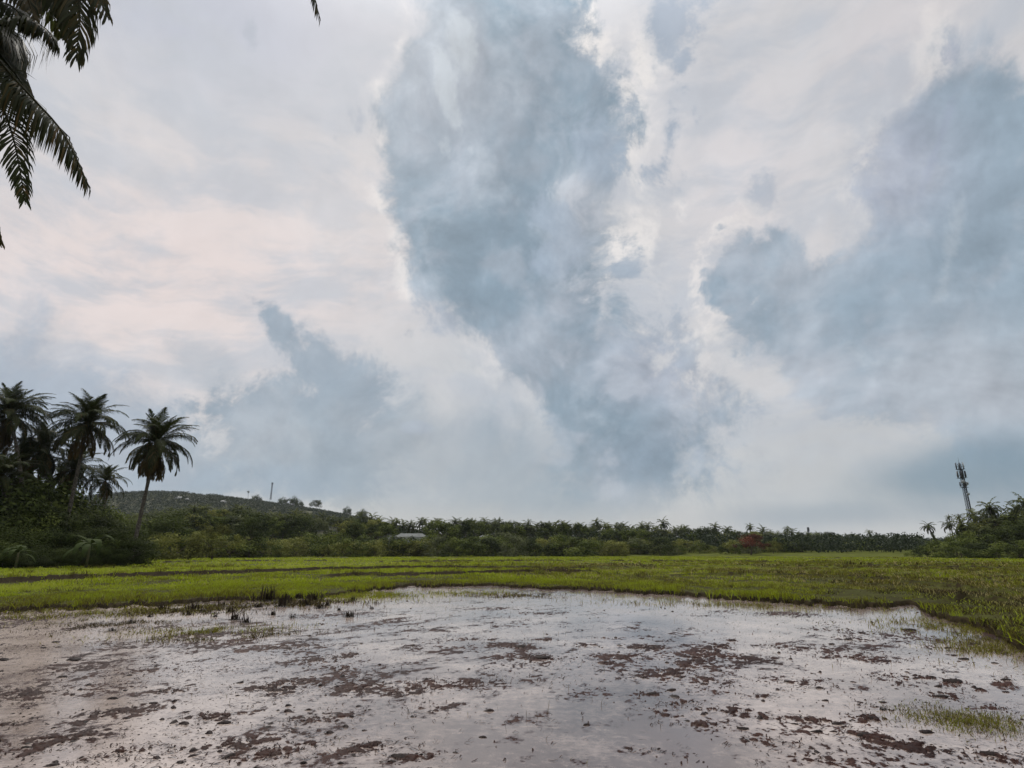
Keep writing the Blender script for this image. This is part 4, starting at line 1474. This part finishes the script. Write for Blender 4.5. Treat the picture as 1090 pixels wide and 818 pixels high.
# front row: bushes along the field
xs = []
x = 143.0
while x < 1000:
    xs.append(x + rg.uniform(-2, 2))
    x += rg.uniform(4.2, 8.5)
labs = labelled(xs, 'field-edge bush')
for i, px in enumerate(xs):
    py = np.interp(px, [143, 300, 500, 700, 1000], [567, 571, 573, 575.5, 580]) + rg.uniform(-5, 6)
    Y = DEP(px) * rg.uniform(.72, .88) if px < 900 else DEP(px) * rg.uniform(.6, .8)
    b, z = stand(px, py, Y)
    tree(BUSH[rg.integers(6) if px > 450 else [0, 2, 3, 4, 2, 0][rg.integers(6)]], b, z, labs[i], 'bush', 'bushes along the edge of the fields', 3000 + i, 'bush', rg.uniform(.9, 1.5))

# plants one can pick out
b, z = stand(797, 569, 228)
tree(REDTREE, b, z + .3, 'rusty red flowering tree in front of the far treeline', 'tree', None, 41, 'flowering_tree', 1.25)
b, z = stand(822, 577, 240)
tree(PALEBUSH, b, z, 'rounded green bush to the right of the red tree', 'bush', None, 42, 'bush', 1.0)
b, z = stand(230, 562, 128)
tree(PALEBUSH, b, z, 'large pale rounded bush standing alone on the grass right of the leaning palm', 'bush', None, 43, 'bush', 1.0)
b, z = stand(190, 566, 122)
tree(BUSH[2], b, z, 'brownish low bush left of the pale rounded bush', 'bush', None, 44, 'bush', 1.2)
b, z = stand(180, 549, 150)
tree(ROUND[0], b, z, 'dark bluish round tree behind the leaning palm', 'tree', None, 45, 'leafy_tree', 1.1)
b, z = stand(270, 550, 170)
tree(ROUND[5], b, z, 'big dark round tree below the mast on the hill', 'tree', None, 46, 'leafy_tree', 1.0)
b, z = stand(378, 556, 205)
tree(TALL[0], b, z, 'tall dark tree between the cream house and the long white house', 'tree', None, 47, 'leafy_tree', 1.2)
b, z = stand(561, 578, 235)
tree(BUSH[1], b, z, 'dark round bush in the gap of the treeline right of the small pale roof', 'bush', None, 48, 'bush', 1.2)
for i, (px, py, lab) in enumerate([(412, 571, 'bush screening the left end of the long white house'), (424, 573, 'low bush in front of the left half of the long white house'), (436, 572, 'low bush in front of the middle of the long white house'),
                                    (447, 572.5, 'low bush in front of the right half of the long white house'), (458, 570, 'bush screening the right end of the long white house'), (346, 566, 'bush in front of the small cream house'), (519, 573.5, 'bush in front of the small pale roof')]):
    b, z = stand(px, py, 212)
    tree(BUSH[[0, 3, 4, 2, 0, 3, 1][i]], b, z, lab, 'bush', 'bushes along the edge of the fields', 5000 + i, 'bush', 1.1)
b, z = stand(882, 566, 300)
tree(TALL[0], b, z, 'dark spreading tree standing tallest well right of the red tree', 'tree', None, 49, 'leafy_tree', 1.5)

# ------------------------------------------------------------------ the dark thicket under the left palms
THICK = [(18, 508, 78), (46, 518, 82), (80, 536, 84), (112, 546, 86), (2, 512, 72), (-30, 540, 66), (-8, 548, 68), (14, 536, 70), (34, 546, 72), (4, 560, 64), (28, 566, 64), (52, 545, 76), (70, 550, 74), (48, 566, 67), (90, 548, 80), (108, 554, 80), (122, 560, 80), (72, 570, 68), (112, 566, 72), (128, 568, 75),
         (138, 575, 74), (-20, 575, 60), (8, 580, 61), (36, 583, 62), (64, 584, 64), (86, 586, 66), (106, 584, 67), (124, 586, 69), (20, 530, 80), (60, 536, 84), (132, 568, 84), (100, 558, 88)]
names = ['topmost against the edge palm', 'high under the shorter palm', 'high under the round-crowned palm', 'high left of the leaning palm', 'topmost at the edge', 'at the very edge', 'near the edge', 'below the edge palm', 'below the shorter palm', 'low at the edge', 'low below the edge palm', 'left of the round-crowned palm', 'under the round-crowned palm', 'low in the left of the thicket',
         'right of the round-crowned palm', 'between the round-crowned palm and the leaning palm', 'beside the leaning trunk', 'low under the round-crowned palm', 'behind the banana plant', 'low beside the leaning trunk',
         'at the right foot of the thicket', 'outside the left edge', 'in the dark hollow near the left edge', 'in the dark hollow below the edge palm', 'in the hollow left of the banana plant', 'below the banana plant',
         'right of the banana plant', 'at the right corner of the thicket', 'high behind the edge palm', 'high behind the round-crowned palm', 'behind the leaning trunk', 'high between the two right-hand palms']
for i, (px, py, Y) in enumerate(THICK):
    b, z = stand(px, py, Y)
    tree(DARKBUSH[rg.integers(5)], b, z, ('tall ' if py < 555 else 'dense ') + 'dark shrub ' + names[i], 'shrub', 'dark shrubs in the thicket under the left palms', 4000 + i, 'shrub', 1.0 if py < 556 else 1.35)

# banana plants with broad pale leaves
m_banana = leaf_mat('banana_leaf', [(0, (.040, .052, .014)), (.5, (.030, .042, .012)), (1, (.058, .074, .022))], .25, .75, .1, .05)
m_bstem = solid_mat('banana_stem', (.07, .085, .03), (.12, .10, .05), 3, .6)


def banana_leaf_mesh(e0, bend, ln, wd, seed):
    rg = np.random.default_rng(seed)
    p = resample(arch(ln, e0, bend, seed, .05), 16)
    q = np.linspace(0, 1, 16)
    tg = unit(np.gradient(p, axis=0))
    sd = unit(np.cross(tg, np.array([0, 0, 1.])))
    up = np.cross(sd, tg)
    w = wd * np.clip(np.sin(np.clip((q - .12) / .88, 0, 1) ** .7 * math.pi) ** .6, .03, 1) * (q < 1)
    j = 1 + .10 * rg.normal(0, 1, (16, 2))
    l = p + sd * (w * j[:, 0])[:, None] + up * (w * -.15)[:, None]
    r_ = p - sd * (w * j[:, 1])[:, None] + up * (w * -.15)[:, None]
    v = np.stack([l, p, r_], 1).reshape(-1, 3)
    f = [[i * 3 + k, i * 3 + k + 1, i * 3 + k + 4, i * 3 + k + 3] for i in range(15) for k in (0, 1)]
    return mesh('leaf', v, [f], m_banana, np.clip(rg.normal(.6, .1, 48), 0, 1), True)


BL = [banana_leaf_mesh(62, 125, 2.3, .24, 1), banana_leaf_mesh(45, 130, 2.5, .26, 2), banana_leaf_mesh(25, 110, 2.4, .25, 3), banana_leaf_mesh(5, 80, 2.3, .23, 4)]
for i, (px, py, Y, lab) in enumerate([(96, 580, 61, 'banana plant with broad pale drooping leaves at the front of the thicket'), (20, 588, 58, 'small banana plant half lost in the dark hollow at the left')]):
    b, z = stand(px, py, Y)
    root = empty('banana_plant', b, i * 1.3)
    tag(root, lab, 'banana plant', 'banana plants in the thicket')
    h = max(z - b[2], .8)
    mb = MB()
    mb.tube([(0, 0, -.1), (.02, 0, h * .5), (0, .03, h)], [.13, .11, .07], 8)
    ob('stem', mb.mesh('stem', m_bstem, True), root)
    for k in range(11):
        o = ob('leaf', BL[k % 4], root, (0, 0, h - .02 * k))
        o.rotation_euler = (0, 0, k * 2.4 + i)
        o.scale = (1.3, 1.3, 1.3) if i == 0 else (.9, .9, .9)
# ------------------------------------------------------------------ the wooded hill
RIDGE = [(-200, 545), (-60, 538), (40, 531), (90, 524), (130, 519.5), (165, 518.5), (200, 519.5), (235, 523), (262, 527), (290, 530.5), (318, 535), (345, 539), (372, 544.5), (400, 550), (430, 557), (465, 566), (510, 578), (560, 592)]
HD = 900.0
_h = [at(x, y, HD) for x, y in RIDGE]
_ha = np.array([math.degrees(math.atan2(p[0], p[1])) for p in _h])
_hz = np.array([p[2] / math.hypot(p[0], p[1]) for p in _h])          # height per metre of distance


def hill_z(az, r):
    rid = HD / np.cos(np.radians(az))
    top = np.interp(az, _ha, _hz) * rid - 5.0
    q = np.where(r < rid, sstep(430, 1.0, 430 + (rid - r)), 1)
    f = np.where(r < rid, np.clip(1 - (rid - r) / 430, 0, 1), np.clip(1 - (r - rid) / 500, 0, 1))
    f = f * f * (3 - 2 * f) * .55 + f * .45
    x, y = np.sin(np.radians(az)) * r, np.cos(np.radians(az)) * r
    return top * f + 7 * fbm(x * .006, y * .006, 3, 71) * f * (1 - f) * 4 - 3


ha = np.arange(-60, 3, .4)
hr = np.arange(430, 1500, 14)
a, r = np.meshgrid(ha, hr)
hx, hy = np.sin(np.radians(a)) * r, np.cos(np.radians(a)) * r
hzz = np.maximum(hill_z(a, r), -4)
I = np.arange(hx.size).reshape(hx.shape)
m_hill = solid_mat('hill_soil', (.030, .036, .014), (.060, .058, .028), .02, .9)
hill = ob('hill', mesh('hill', np.stack([hx, hy, hzz], -1).reshape(-1, 3), [np.stack([I[:-1, :-1], I[:-1, 1:], I[1:, 1:], I[1:, :-1]], -1).reshape(-1, 4)], m_hill, smooth=True))
tag(hill, 'low wooded hill behind the trees at the left', kind='structure')

m_forest = leaf_mat('forest_canopy', [(0, (.012, .018, .008)), (.5, (.022, .031, .013)), (1, (.038, .048, .020))], .25, .6, 0, .1)


def canopy(name, x, y, z, size, per, label, seed, t=None):
    """many small tree heads, each a bunch of leaf sprays"""
    rg = np.random.default_rng(seed)
    n = len(x)
    c = np.repeat(np.stack([x, y, z], -1), per, 0)
    s = np.repeat(size, per)
    e = unit(rg.normal(0, 1, (n * per, 3)))
    p = c + e * (s * rg.uniform(.5, 1.0, n * per))[:, None] * np.array([1, 1, .85])
    v, f = leaves(p, 1.0, e, rg)
    # leaves() takes one size; stretch each spray about its own point
    k = np.repeat(p, 4, 0)
    v = k + (v - k) * np.repeat(s * .62, 4)[:, None]
    tt = np.repeat((rg.uniform(.2, .8, n) if t is None else t), per)
    tt = np.clip(tt + rg.normal(0, .07, n * per), 0, 1)
    o = ob(name, mesh(name, v, [np.concatenate(f)], m_forest, np.repeat(tt, 4)))
    return tag(o, label, 'forest', kind='stuff')


rg = np.random.default_rng(5)
n = 70000
a, r = rg.uniform(-52, 1.5, n), rg.uniform(470, 1420, n)
rid = HD / np.cos(np.radians(a))
k = r < rid + 15
a, r = a[k], r[k]
x, y = np.sin(np.radians(a)) * r, np.cos(np.radians(a)) * r
z = hill_z(a, r)
bare = fbm(x * .012, y * .012, 3, 72) > .62
k = (z > 1) & ~bare
# planted in even rows on the upper slope, wilder below
t = .45 + .2 * fbm(x * .01, y * .01, 3, 73) + rg.normal(0, .06, n)[:len(x)]
canopy('forest', x[k], y[k], z[k] + 1.5, rg.uniform(2.2, 3.2, k.sum()), 11, 'even dark forest covering the hill at the left', 6, np.clip(t[k], 0, 1))

# far-off wood closing the valley on every side
n = 9000
a = np.where(rg.random(n) < .8, rg.uniform(-12, 50, n), rg.uniform(-62, 62, n))
r = rg.uniform(620, 1250, n)
x, y = np.sin(np.radians(a)) * r, np.cos(np.radians(a)) * r
canopy('forest', x, y, land(x, y) + rg.uniform(2, 8, n), rg.uniform(2.6, 5.0, n), 9, 'hazy far-off wood closing the end of the fields', 8)
n = 14000
a = rg.uniform(-40, 34, n)
r = rg.uniform(270, 480, n)
x, y = np.sin(np.radians(a)) * r, np.cos(np.radians(a)) * r
canopy('forest', x, y, land(x, y) + rg.uniform(.3, 6.5, n), rg.uniform(1.2, 2.4, n), 9, 'dense undergrowth filling the wood behind the treeline', 9)

# single trees on the skyline of the hill
for i, (px, py, kind, lab) in enumerate([(337, 532, 'round', 'round open-crowned tree standing alone on the ridge'), (313, 529, 'tall', 'small dark tree right of the mast on the ridge'), (302, 530, 'tall', 'small pointed tree nearest the mast on the ridge'),
                                         (319, 533, 'tall', 'lowest of the small trees between the mast and the round ridge tree'), (370, 540, 'tall', 'tiny tree far down the right of the ridge'), (273, 527, 'tall', 'small tree left of the mast on the ridge'),
                                         (386, 543, 'tall', 'dark tree where the ridge drops behind the treeline')]):
    p = at(px, py, HD * .985)
    az, r = math.degrees(math.atan2(p[0], p[1])), math.hypot(p[0], p[1])
    b = np.array([p[0], p[1], float(hill_z(np.array(az), np.array(r))) - 2.5])
    tree((ROUND[4] if kind == 'round' else ROUND[0]), b - np.array([0, 0, 8.0 if kind != 'round' else 0]), p[2], lab, 'tree', 'single trees on the ridge of the hill', 600 + i, 'ridge_tree', 1.25 if kind == 'round' else .8)
p = at(265, 523, HD * .98)
az, r = math.degrees(math.atan2(p[0], p[1])), math.hypot(p[0], p[1])
far_palm(np.array([p[0], p[1], float(hill_z(np.array(az), np.array(r)))]), p[2] + 1, .8, 'lone slender palm leaning on the ridge left of the mast', 'single trees on the ridge of the hill', 640)

# bare grey rocks showing in the forest on the hill
m_rock = solid_mat('pale_rock', (.20, .20, .19), (.34, .33, .31), .3, .9)
for i, (px, py, w, lab) in enumerate([(190, 531, 3.2, 'large pale rock outcrop on the hill behind the leaning palm'), (199, 532, 2.0, 'small pale rock just right of the large hill outcrop'), (237, 535, 3.0, 'pale rock outcrop lower on the hill, right of the other two')]):
    for rr_ in np.arange(500, 900, 4.0):
        q = at(px, py, rr_)
        az, r = math.degrees(math.atan2(q[0], q[1])), math.hypot(q[0], q[1])
        if float(hill_z(np.array(az), np.array(r))) > q[2] - 1.0:
            break
    lv, a4, a3 = lump(300 + i, 1.0)
    o = ob('rock', mesh('rock', lv, [a4, a3], m_rock), None, (q[0], q[1], q[2]))
    o.scale = (w * 1.6, w * 1.5, w * .9)
    tag(o, lab, 'rock', 'pale rocks on the hill')

# ------------------------------------------------------------------ masts
m_steel = solid_mat('grey_steel', (.016, .017, .019), (.034, .036, .038), 2, .8, .0)
m_white = solid_mat('antenna_white', (.20, .21, .22), (.30, .31, .31), 2, .5)
m_dark = solid_mat('antenna_grey', (.03, .032, .035), (.06, .063, .066), 2, .5)


def lattice(h, w0, w1, n, r, braces=True):
    legs, br = [], MB()
    for sx, sy in ((-1, -1), (1, -1), (1, 1), (-1, 1)):
        m = MB()
        m.tube([(sx * w0 / 2, sy * w0 / 2, 0), (sx * w1 / 2, sy * w1 / 2, h)], r, 6)
        legs.append(m)
    for i in range(n):
        z0, z1 = h * i / n, h * (i + 1) / n
        a, b = (w0 + (w1 - w0) * z0 / h) / 2, (w0 + (w1 - w0) * z1 / h) / 2
        c0 = [(-a, -a, z0), (a, -a, z0), (a, a, z0), (-a, a, z0)]
        c1 = [(-b, -b, z1), (b, -b, z1), (b, b, z1), (-b, b, z1)]
        for k in range(4):
            br.tube([c0[k], c1[(k + 1) % 4]], r * .6, 4)
            br.tube([c0[(k + 1) % 4], c1[k]], r * .6, 4)
            br.tube([c1[k], c1[(k + 1) % 4]], r * .6, 4)
    return legs, br


# the telecom tower above the right-hand grove
TY = 215.0
tb = at(1034, 560, TY)
tt_ = at(1021, 494, TY)
tz = float(land(tb[0], tb[1]))
tower = empty('telecom_tower', (tt_[0], tt_[1], tz))
tag(tower, 'tall thin steel telecom tower with a cluster of antennas above the right-hand palms', 'telecom tower')
TH = tt_[2] - tz
legs, br = lattice(TH, 1.15, .7, 32, .065)
for m in legs:
    ob('leg', m.mesh('leg', m_steel), tower)
ob('bracing', br.mesh('bracing', m_steel), tower)
for z, w in ((TH - 5.2, 2.4), (TH - 2.0, 2.2), (TH - 8.6, 2.0)):
    m = MB()
    m.box((0, 0, z), (w, w, .08))
    for sx, sy in ((1, 0), (-1, 0), (0, 1), (0, -1)):
        m.tube([(sx * w / 2 - sy * w / 2, sy * w / 2 - sx * w / 2, z + 1.0), (sx * w / 2 + sy * w / 2, sy * w / 2 + sx * w / 2, z + 1.0)], .03, 4)
        m.tube([(sx * w / 2 + sy * w / 2, sy * w / 2 + sx * w / 2, z), (sx * w / 2 + sy * w / 2, sy * w / 2 + sx * w / 2, z + 1.0)], .03, 4)
    ob('platform', m.mesh('platform', m_steel), tower)
for z, rad, nn, ln in ((TH - 1.6, 1.25, 6, 2.2), (TH - 4.6, 1.35, 6, 2.2), (TH - 8.0, 1.1, 3, 1.6)):
    for k in range(nn):
        a = k * 2 * math.pi / nn + .35 + z
        m = MB()
        m.box((math.cos(a) * rad, math.sin(a) * rad, z + ln * .35), (.18, .38, ln), rz=a)
        p_ = ob('antenna_panel', m.mesh('antenna_panel', m_white if k % 6 == 0 else m_dark), tower)
        m = MB()
        m.tube([(math.cos(a) * (rad - .22), math.sin(a) * (rad - .22), z - ln * .3), (math.cos(a) * (rad - .22), math.sin(a) * (rad - .22), z + ln)], .05, 5)
        ob('mounting_pole', m.mesh('mounting_pole', m_steel), p_)
for a, z, rad in ((-2.2, TH - 6.6, .6), (-.9, TH - 7.2, .5), (-1.5, TH - 11.0, .45)):
    m = MB()
    c = np.array([math.cos(a) * 1.0, math.sin(a) * 1.0, z]); d = np.array([math.cos(a), math.sin(a), 0])
    m.tube([c, c + d * .35, c + d * .5], [rad, rad, rad * .9], 14)
    ob('dish', m.mesh('dish', m_white), tower)
m = MB()
m.tube([(0, 0, TH), (0, 0, TH + 2.4)], [.05, .02], 5)
ob('lightning_rod', m.mesh('lightning_rod', m_steel), tower)
m = MB()
m.tube([(.7, -.3, 0), (.42, -.25, TH - 2)], .20, 6)
ob('cable_duct', m.mesh('cable_duct', m_dark), tower)


def far_mast(px, py_top, Y, zb, label, w0, w1, head):
    p = at(px, py_top, Y)
    root = empty('lattice_mast', (p[0], p[1], zb))
    tag(root, label, 'mast')
    H = p[2] - zb
    legs, br = lattice(H, w0, w1, 9, .16 * w0 / 2.4)
    for m in legs:
        ob('leg', m.mesh('leg', m_steel), root)
    ob('bracing', br.mesh('bracing', m_steel), root)
    for k in range(3):
        m = MB()
        a = k * 2.09 + .5
        m.box((math.cos(a) * head, math.sin(a) * head, H - 1.4), (.3, .8, 2.6), rz=a)
        ob('antenna_panel', m.mesh('antenna_panel', m_dark), root)
    m = MB()
    m.box((0, 0, H - .2), (head * 2.2, head * 2.2, .2))
    ob('platform', m.mesh('platform', m_steel), root)


p = at(289.5, 530, HD * .985)
far_mast(290, 514, HD * .985, p[2] - 3, 'thin mast standing on the ridge of the wooded hill', 1.7, 1.1, 1.2)
p = at(860, 570, 400)
far_mast(860, 561.5, 400, float(land(p[0], p[1])), 'slim pole mast just showing above the treeline right of the red tree', .8, .5, .5)

# ------------------------------------------------------------------ houses among the trees
m_wall = solid_mat('limewash', (.26, .27, .25), (.36, .36, .34), .6, .8)
m_cream = solid_mat('cream_plaster', (.22, .21, .15), (.30, .28, .21), .6, .8)
m_roof = solid_mat('weathered_roof', (.055, .060, .057), (.095, .10, .095), .8, .75)
m_pane = solid_mat('dark_opening', (.02, .022, .024), (.04, .042, .045), 1, .3)


def house(px, py_eave, Y, w, d, h, roof_h, wall_m, label, rz=0.0, flat=False, block=None):
    p = at(px, py_eave, Y)
    zb = float(land(p[0], p[1]))
    root = empty('house', (p[0], p[1], zb - .1), rz)
    tag(root, label, 'house', 'houses showing between the trees')
    H = p[2] - zb + .1
    m = MB()
    m.box((0, 0, H / 2), (w, d, H))
    if block:
        m.box((block[0], 0, H + block[2] / 2), (block[1], d * .6, block[2]))
    ob('wall', m.mesh('wall', wall_m), root)
    m = MB()
    o = .5
    if flat:
        m.box((0, 0, H + .12), (w + .8, d + .8, .24))
        if block:
            m.box((block[0], 0, H + block[2] + .1), (block[1] + .5, d * .6 + .5, .2))
    else:
        v = [(-w / 2 - o, -d / 2 - o, H), (w / 2 + o, -d / 2 - o, H), (w / 2 + o, d / 2 + o, H), (-w / 2 - o, d / 2 + o, H), (-w / 2 + d * .3, 0, H + roof_h), (w / 2 - d * .3, 0, H + roof_h)]
        m.add(v, [[0, 1, 5, 4], [2, 3, 4, 5]])
        m.add(v, [[1, 2, 5], [3, 0, 4]])
        m.add([(-w / 2 - o, -d / 2 - o, H - .02), (w / 2 + o, -d / 2 - o, H - .02), (w / 2 + o, d / 2 + o, H - .02), (-w / 2 - o, d / 2 + o, H - .02)], [[3, 2, 1, 0]])
    ob('roof', m.mesh('roof', m_roof), root)
    k = max(2, int(w / 3.2))
    for i in range(k):
        x = (i + .5) / k * w - w / 2
        door = i == k // 2
        m = MB()
        m.box((x, -d / 2 - .04, H - (1.6 if not door else 1.5)), (1.1, .08, 1.2 if not door else 2.1))
        ob('door' if door else 'window', m.mesh('door' if door else 'window', m_pane), root)


house(438, 572, 238, 12.0, 6, 3, 1.4, m_wall, 'long white house with a grey roof half hidden in the treeline', .12, False)
house(417, 570.5, 252, 5.5, 5, 3, 1.3, m_wall, 'small white roofed house at the left end of the long white house', -.1, False)
house(349, 566, 225, 6.5, 5, 3, 1.0, m_cream, 'small cream house below the right shoulder of the hill', .1, True, (1.9, 2.4, 1.4))
house(516, 573, 262, 5.5, 5, 3, 1.2, m_wall, 'small pale roof showing between trees right of the long white house', .0, False)

# ------------------------------------------------------------------ the grove at the right, below the tower
rg = np.random.default_rng(31)
GR = 'palms and trees in the right-hand grove'
for i, (px, py, Y, sc, lab) in enumerate([(1053, 532, 172, 1.15, 'full-crowned palm just right of the tower'), (1072, 535, 176, 1.0, 'palm between the full-crowned palm and the edge palm at the right'), (1088, 526, 165, 1.3, 'tallest palm of the right grove, cut by the right edge'),
                                          (1040, 541, 178, 1.1, 'brownish palm directly below the tower'), (1028, 550, 175, 1.0, 'palm with spread fronds left of the tower foot'), (1009, 553, 180, .8, 'round-headed palm left of the tower'),
                                          (1018, 547, 190, .5, 'thin-stemmed little palm standing above its neighbours left of the tower'), (1010, 548, 192, .42, 'tiny palm head on a thin stem, leftmost above the right grove'), (1064, 548, 170, 1.1, 'low palm in the middle of the right grove'),
                                          (1046, 556, 168, 1.0, 'low brown palm under the tower'), (1100, 540, 160, 1.2, 'palm just outside the right edge'), (1112, 530, 170, 1.2, 'second palm outside the right edge'),
                                          (1080, 541, 174, 1.2, 'palm in front of the tallest palm at the right edge'), (1060, 541, 180, 1.0, 'palm filling the gap between the full-crowned palm and the edge'), (1034, 556, 172, 1.0, 'low spreading palm left of the tower foot'),
                                          (1022, 560, 176, .9, 'lowest palm in the left part of the right grove'), (1090, 548, 156, 1.2, 'low palm at the right edge under the tallest palm'), (1047, 546, 182, 1.1, 'palm with dry leaves right behind the tower foot')]):
    b, z = stand(px, py, Y)
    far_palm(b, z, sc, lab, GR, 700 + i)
# the bent palm wrapped in creeper
b, z = stand(1002, 586, 172)
c = at(988, 561, 172)
root = empty('leaning_palm', b)
tag(root, 'bent palm leaning left at the end of the right grove, its trunk wrapped in creeper', 'palm', GR)
d = c - b
path = resample([(0, 0, 0), (-.6, 0, d[2] * .35), (d[0] * .55, 0, d[2] * .65), (d[0], 0, d[2])], 16)
m = MB()
m.tube(path, np.linspace(.34, .2, 16), 8)
ob('trunk', m.mesh('trunk', m_trunk, True), root)
i_ = rg.integers(0, 13, 900)
pts = path[i_] + unit(rg.normal(0, 1, (900, 3))) * (.85 - .035 * i_)[:, None] * rg.uniform(.4, 1, 900)[:, None]
v, f = leaves(pts, .35, unit(rg.normal(0, 1, (900, 3))), rg)
ob('creeper', mesh('creeper', v, [np.concatenate(f)], M_LEAF['mid'], np.repeat(rg.uniform(.2, .8, 900), 4)), root)
o = ob('crown', FAR_CROWN[2], root, tuple(path[-1]))
o.scale = (.72, .72, .62)
for i, (px, py, Y, tp, wd, lab) in enumerate([(1080, 557, 158, ROUND[0], 1.5, 'dark broad tree at the right end of the grove'), (1060, 562, 164, ROUND[5], 1.2, 'dark round tree left of the darkest broad tree'), (1030, 566, 170, ROUND[2], 1.1, 'green tree below the palm left of the tower foot'),
                                              (1015, 568, 172, ROUND[1], 1.0, 'green tree behind the bent palm'), (1045, 570, 160, BUSH[3], 1.3, 'bush below the tower'), (1100, 552, 150, ROUND[5], 1.3, 'dark tree just outside the right edge'),
                                              (1000, 576, 170, BUSH[0], 1.3, 'bush at the foot of the bent palm'), (1020, 577, 158, BUSH[3], 1.5, 'low bush along the front of the right grove, left of the middle'), (985, 582, 175, BUSH[1], 1.4, 'low bush at the left tip of the right grove'),
                                              (1040, 579, 154, BUSH[1], 1.5, 'low dark bush along the front of the right grove, in the middle'), (1060, 577, 150, BUSH[4], 1.6, 'low bush along the front of the right grove, right of the middle'), (1082, 576, 146, BUSH[0], 1.6, 'low bush at the right edge in front of the dark tree'),
                                              (1105, 575, 142, BUSH[3], 1.6, 'low bush outside the right edge'), (972, 585, 190, BUSH[4], 1.3, 'smallest bush, beyond the left tip of the right grove'), (1072, 548, 182, TALL[1], 1.3, 'tall tree behind the right grove palms'),
                                              (1036, 556, 186, TALL[3], 1.2, 'tall tree hiding the foot of the tower'),
                                              (1085, 545, 172, ROUND[1], 1.4, 'green round tree under the tallest edge palm'), (1055, 553, 176, ROUND[3], 1.2, 'pale round tree right of the tower foot'), (1025, 562, 182, TALL[1], 1.2, 'tree filling the left part of the right grove')]):
    b, z = stand(px, py, Y)
    low = tp in BUSH
    tree(tp, b, z, lab, 'bush' if low else 'tree', GR if not low else 'bushes along the right-hand grove', 800 + i, 'bush' if low else 'leafy_tree', wd)

# ------------------------------------------------------------------ damp air
hz_mb = MB()
hz_mb.box((-100, 350, 76), (2900, 2900, 158))
m_haze = bpy.data.materials.new('damp_air')
m_haze.use_nodes = True
nt = m_haze.node_tree
nt.nodes.clear()
pv = nt.nodes.new('ShaderNodeVolumePrincipled')
pv.inputs['Color'].default_value = (.80, .86, .92, 1)
pv.inputs['Density'].default_value = HAZE
pv.inputs['Anisotropy'].default_value = .2
nt.links.new(pv.outputs[0], nt.nodes.new('ShaderNodeOutputMaterial').inputs['Volume'])
if HAZE > 0:
    hz = ob('haze', hz_mb.mesh('haze', m_haze))
    tag(hz, 'thin damp haze over the fields', kind='stuff')
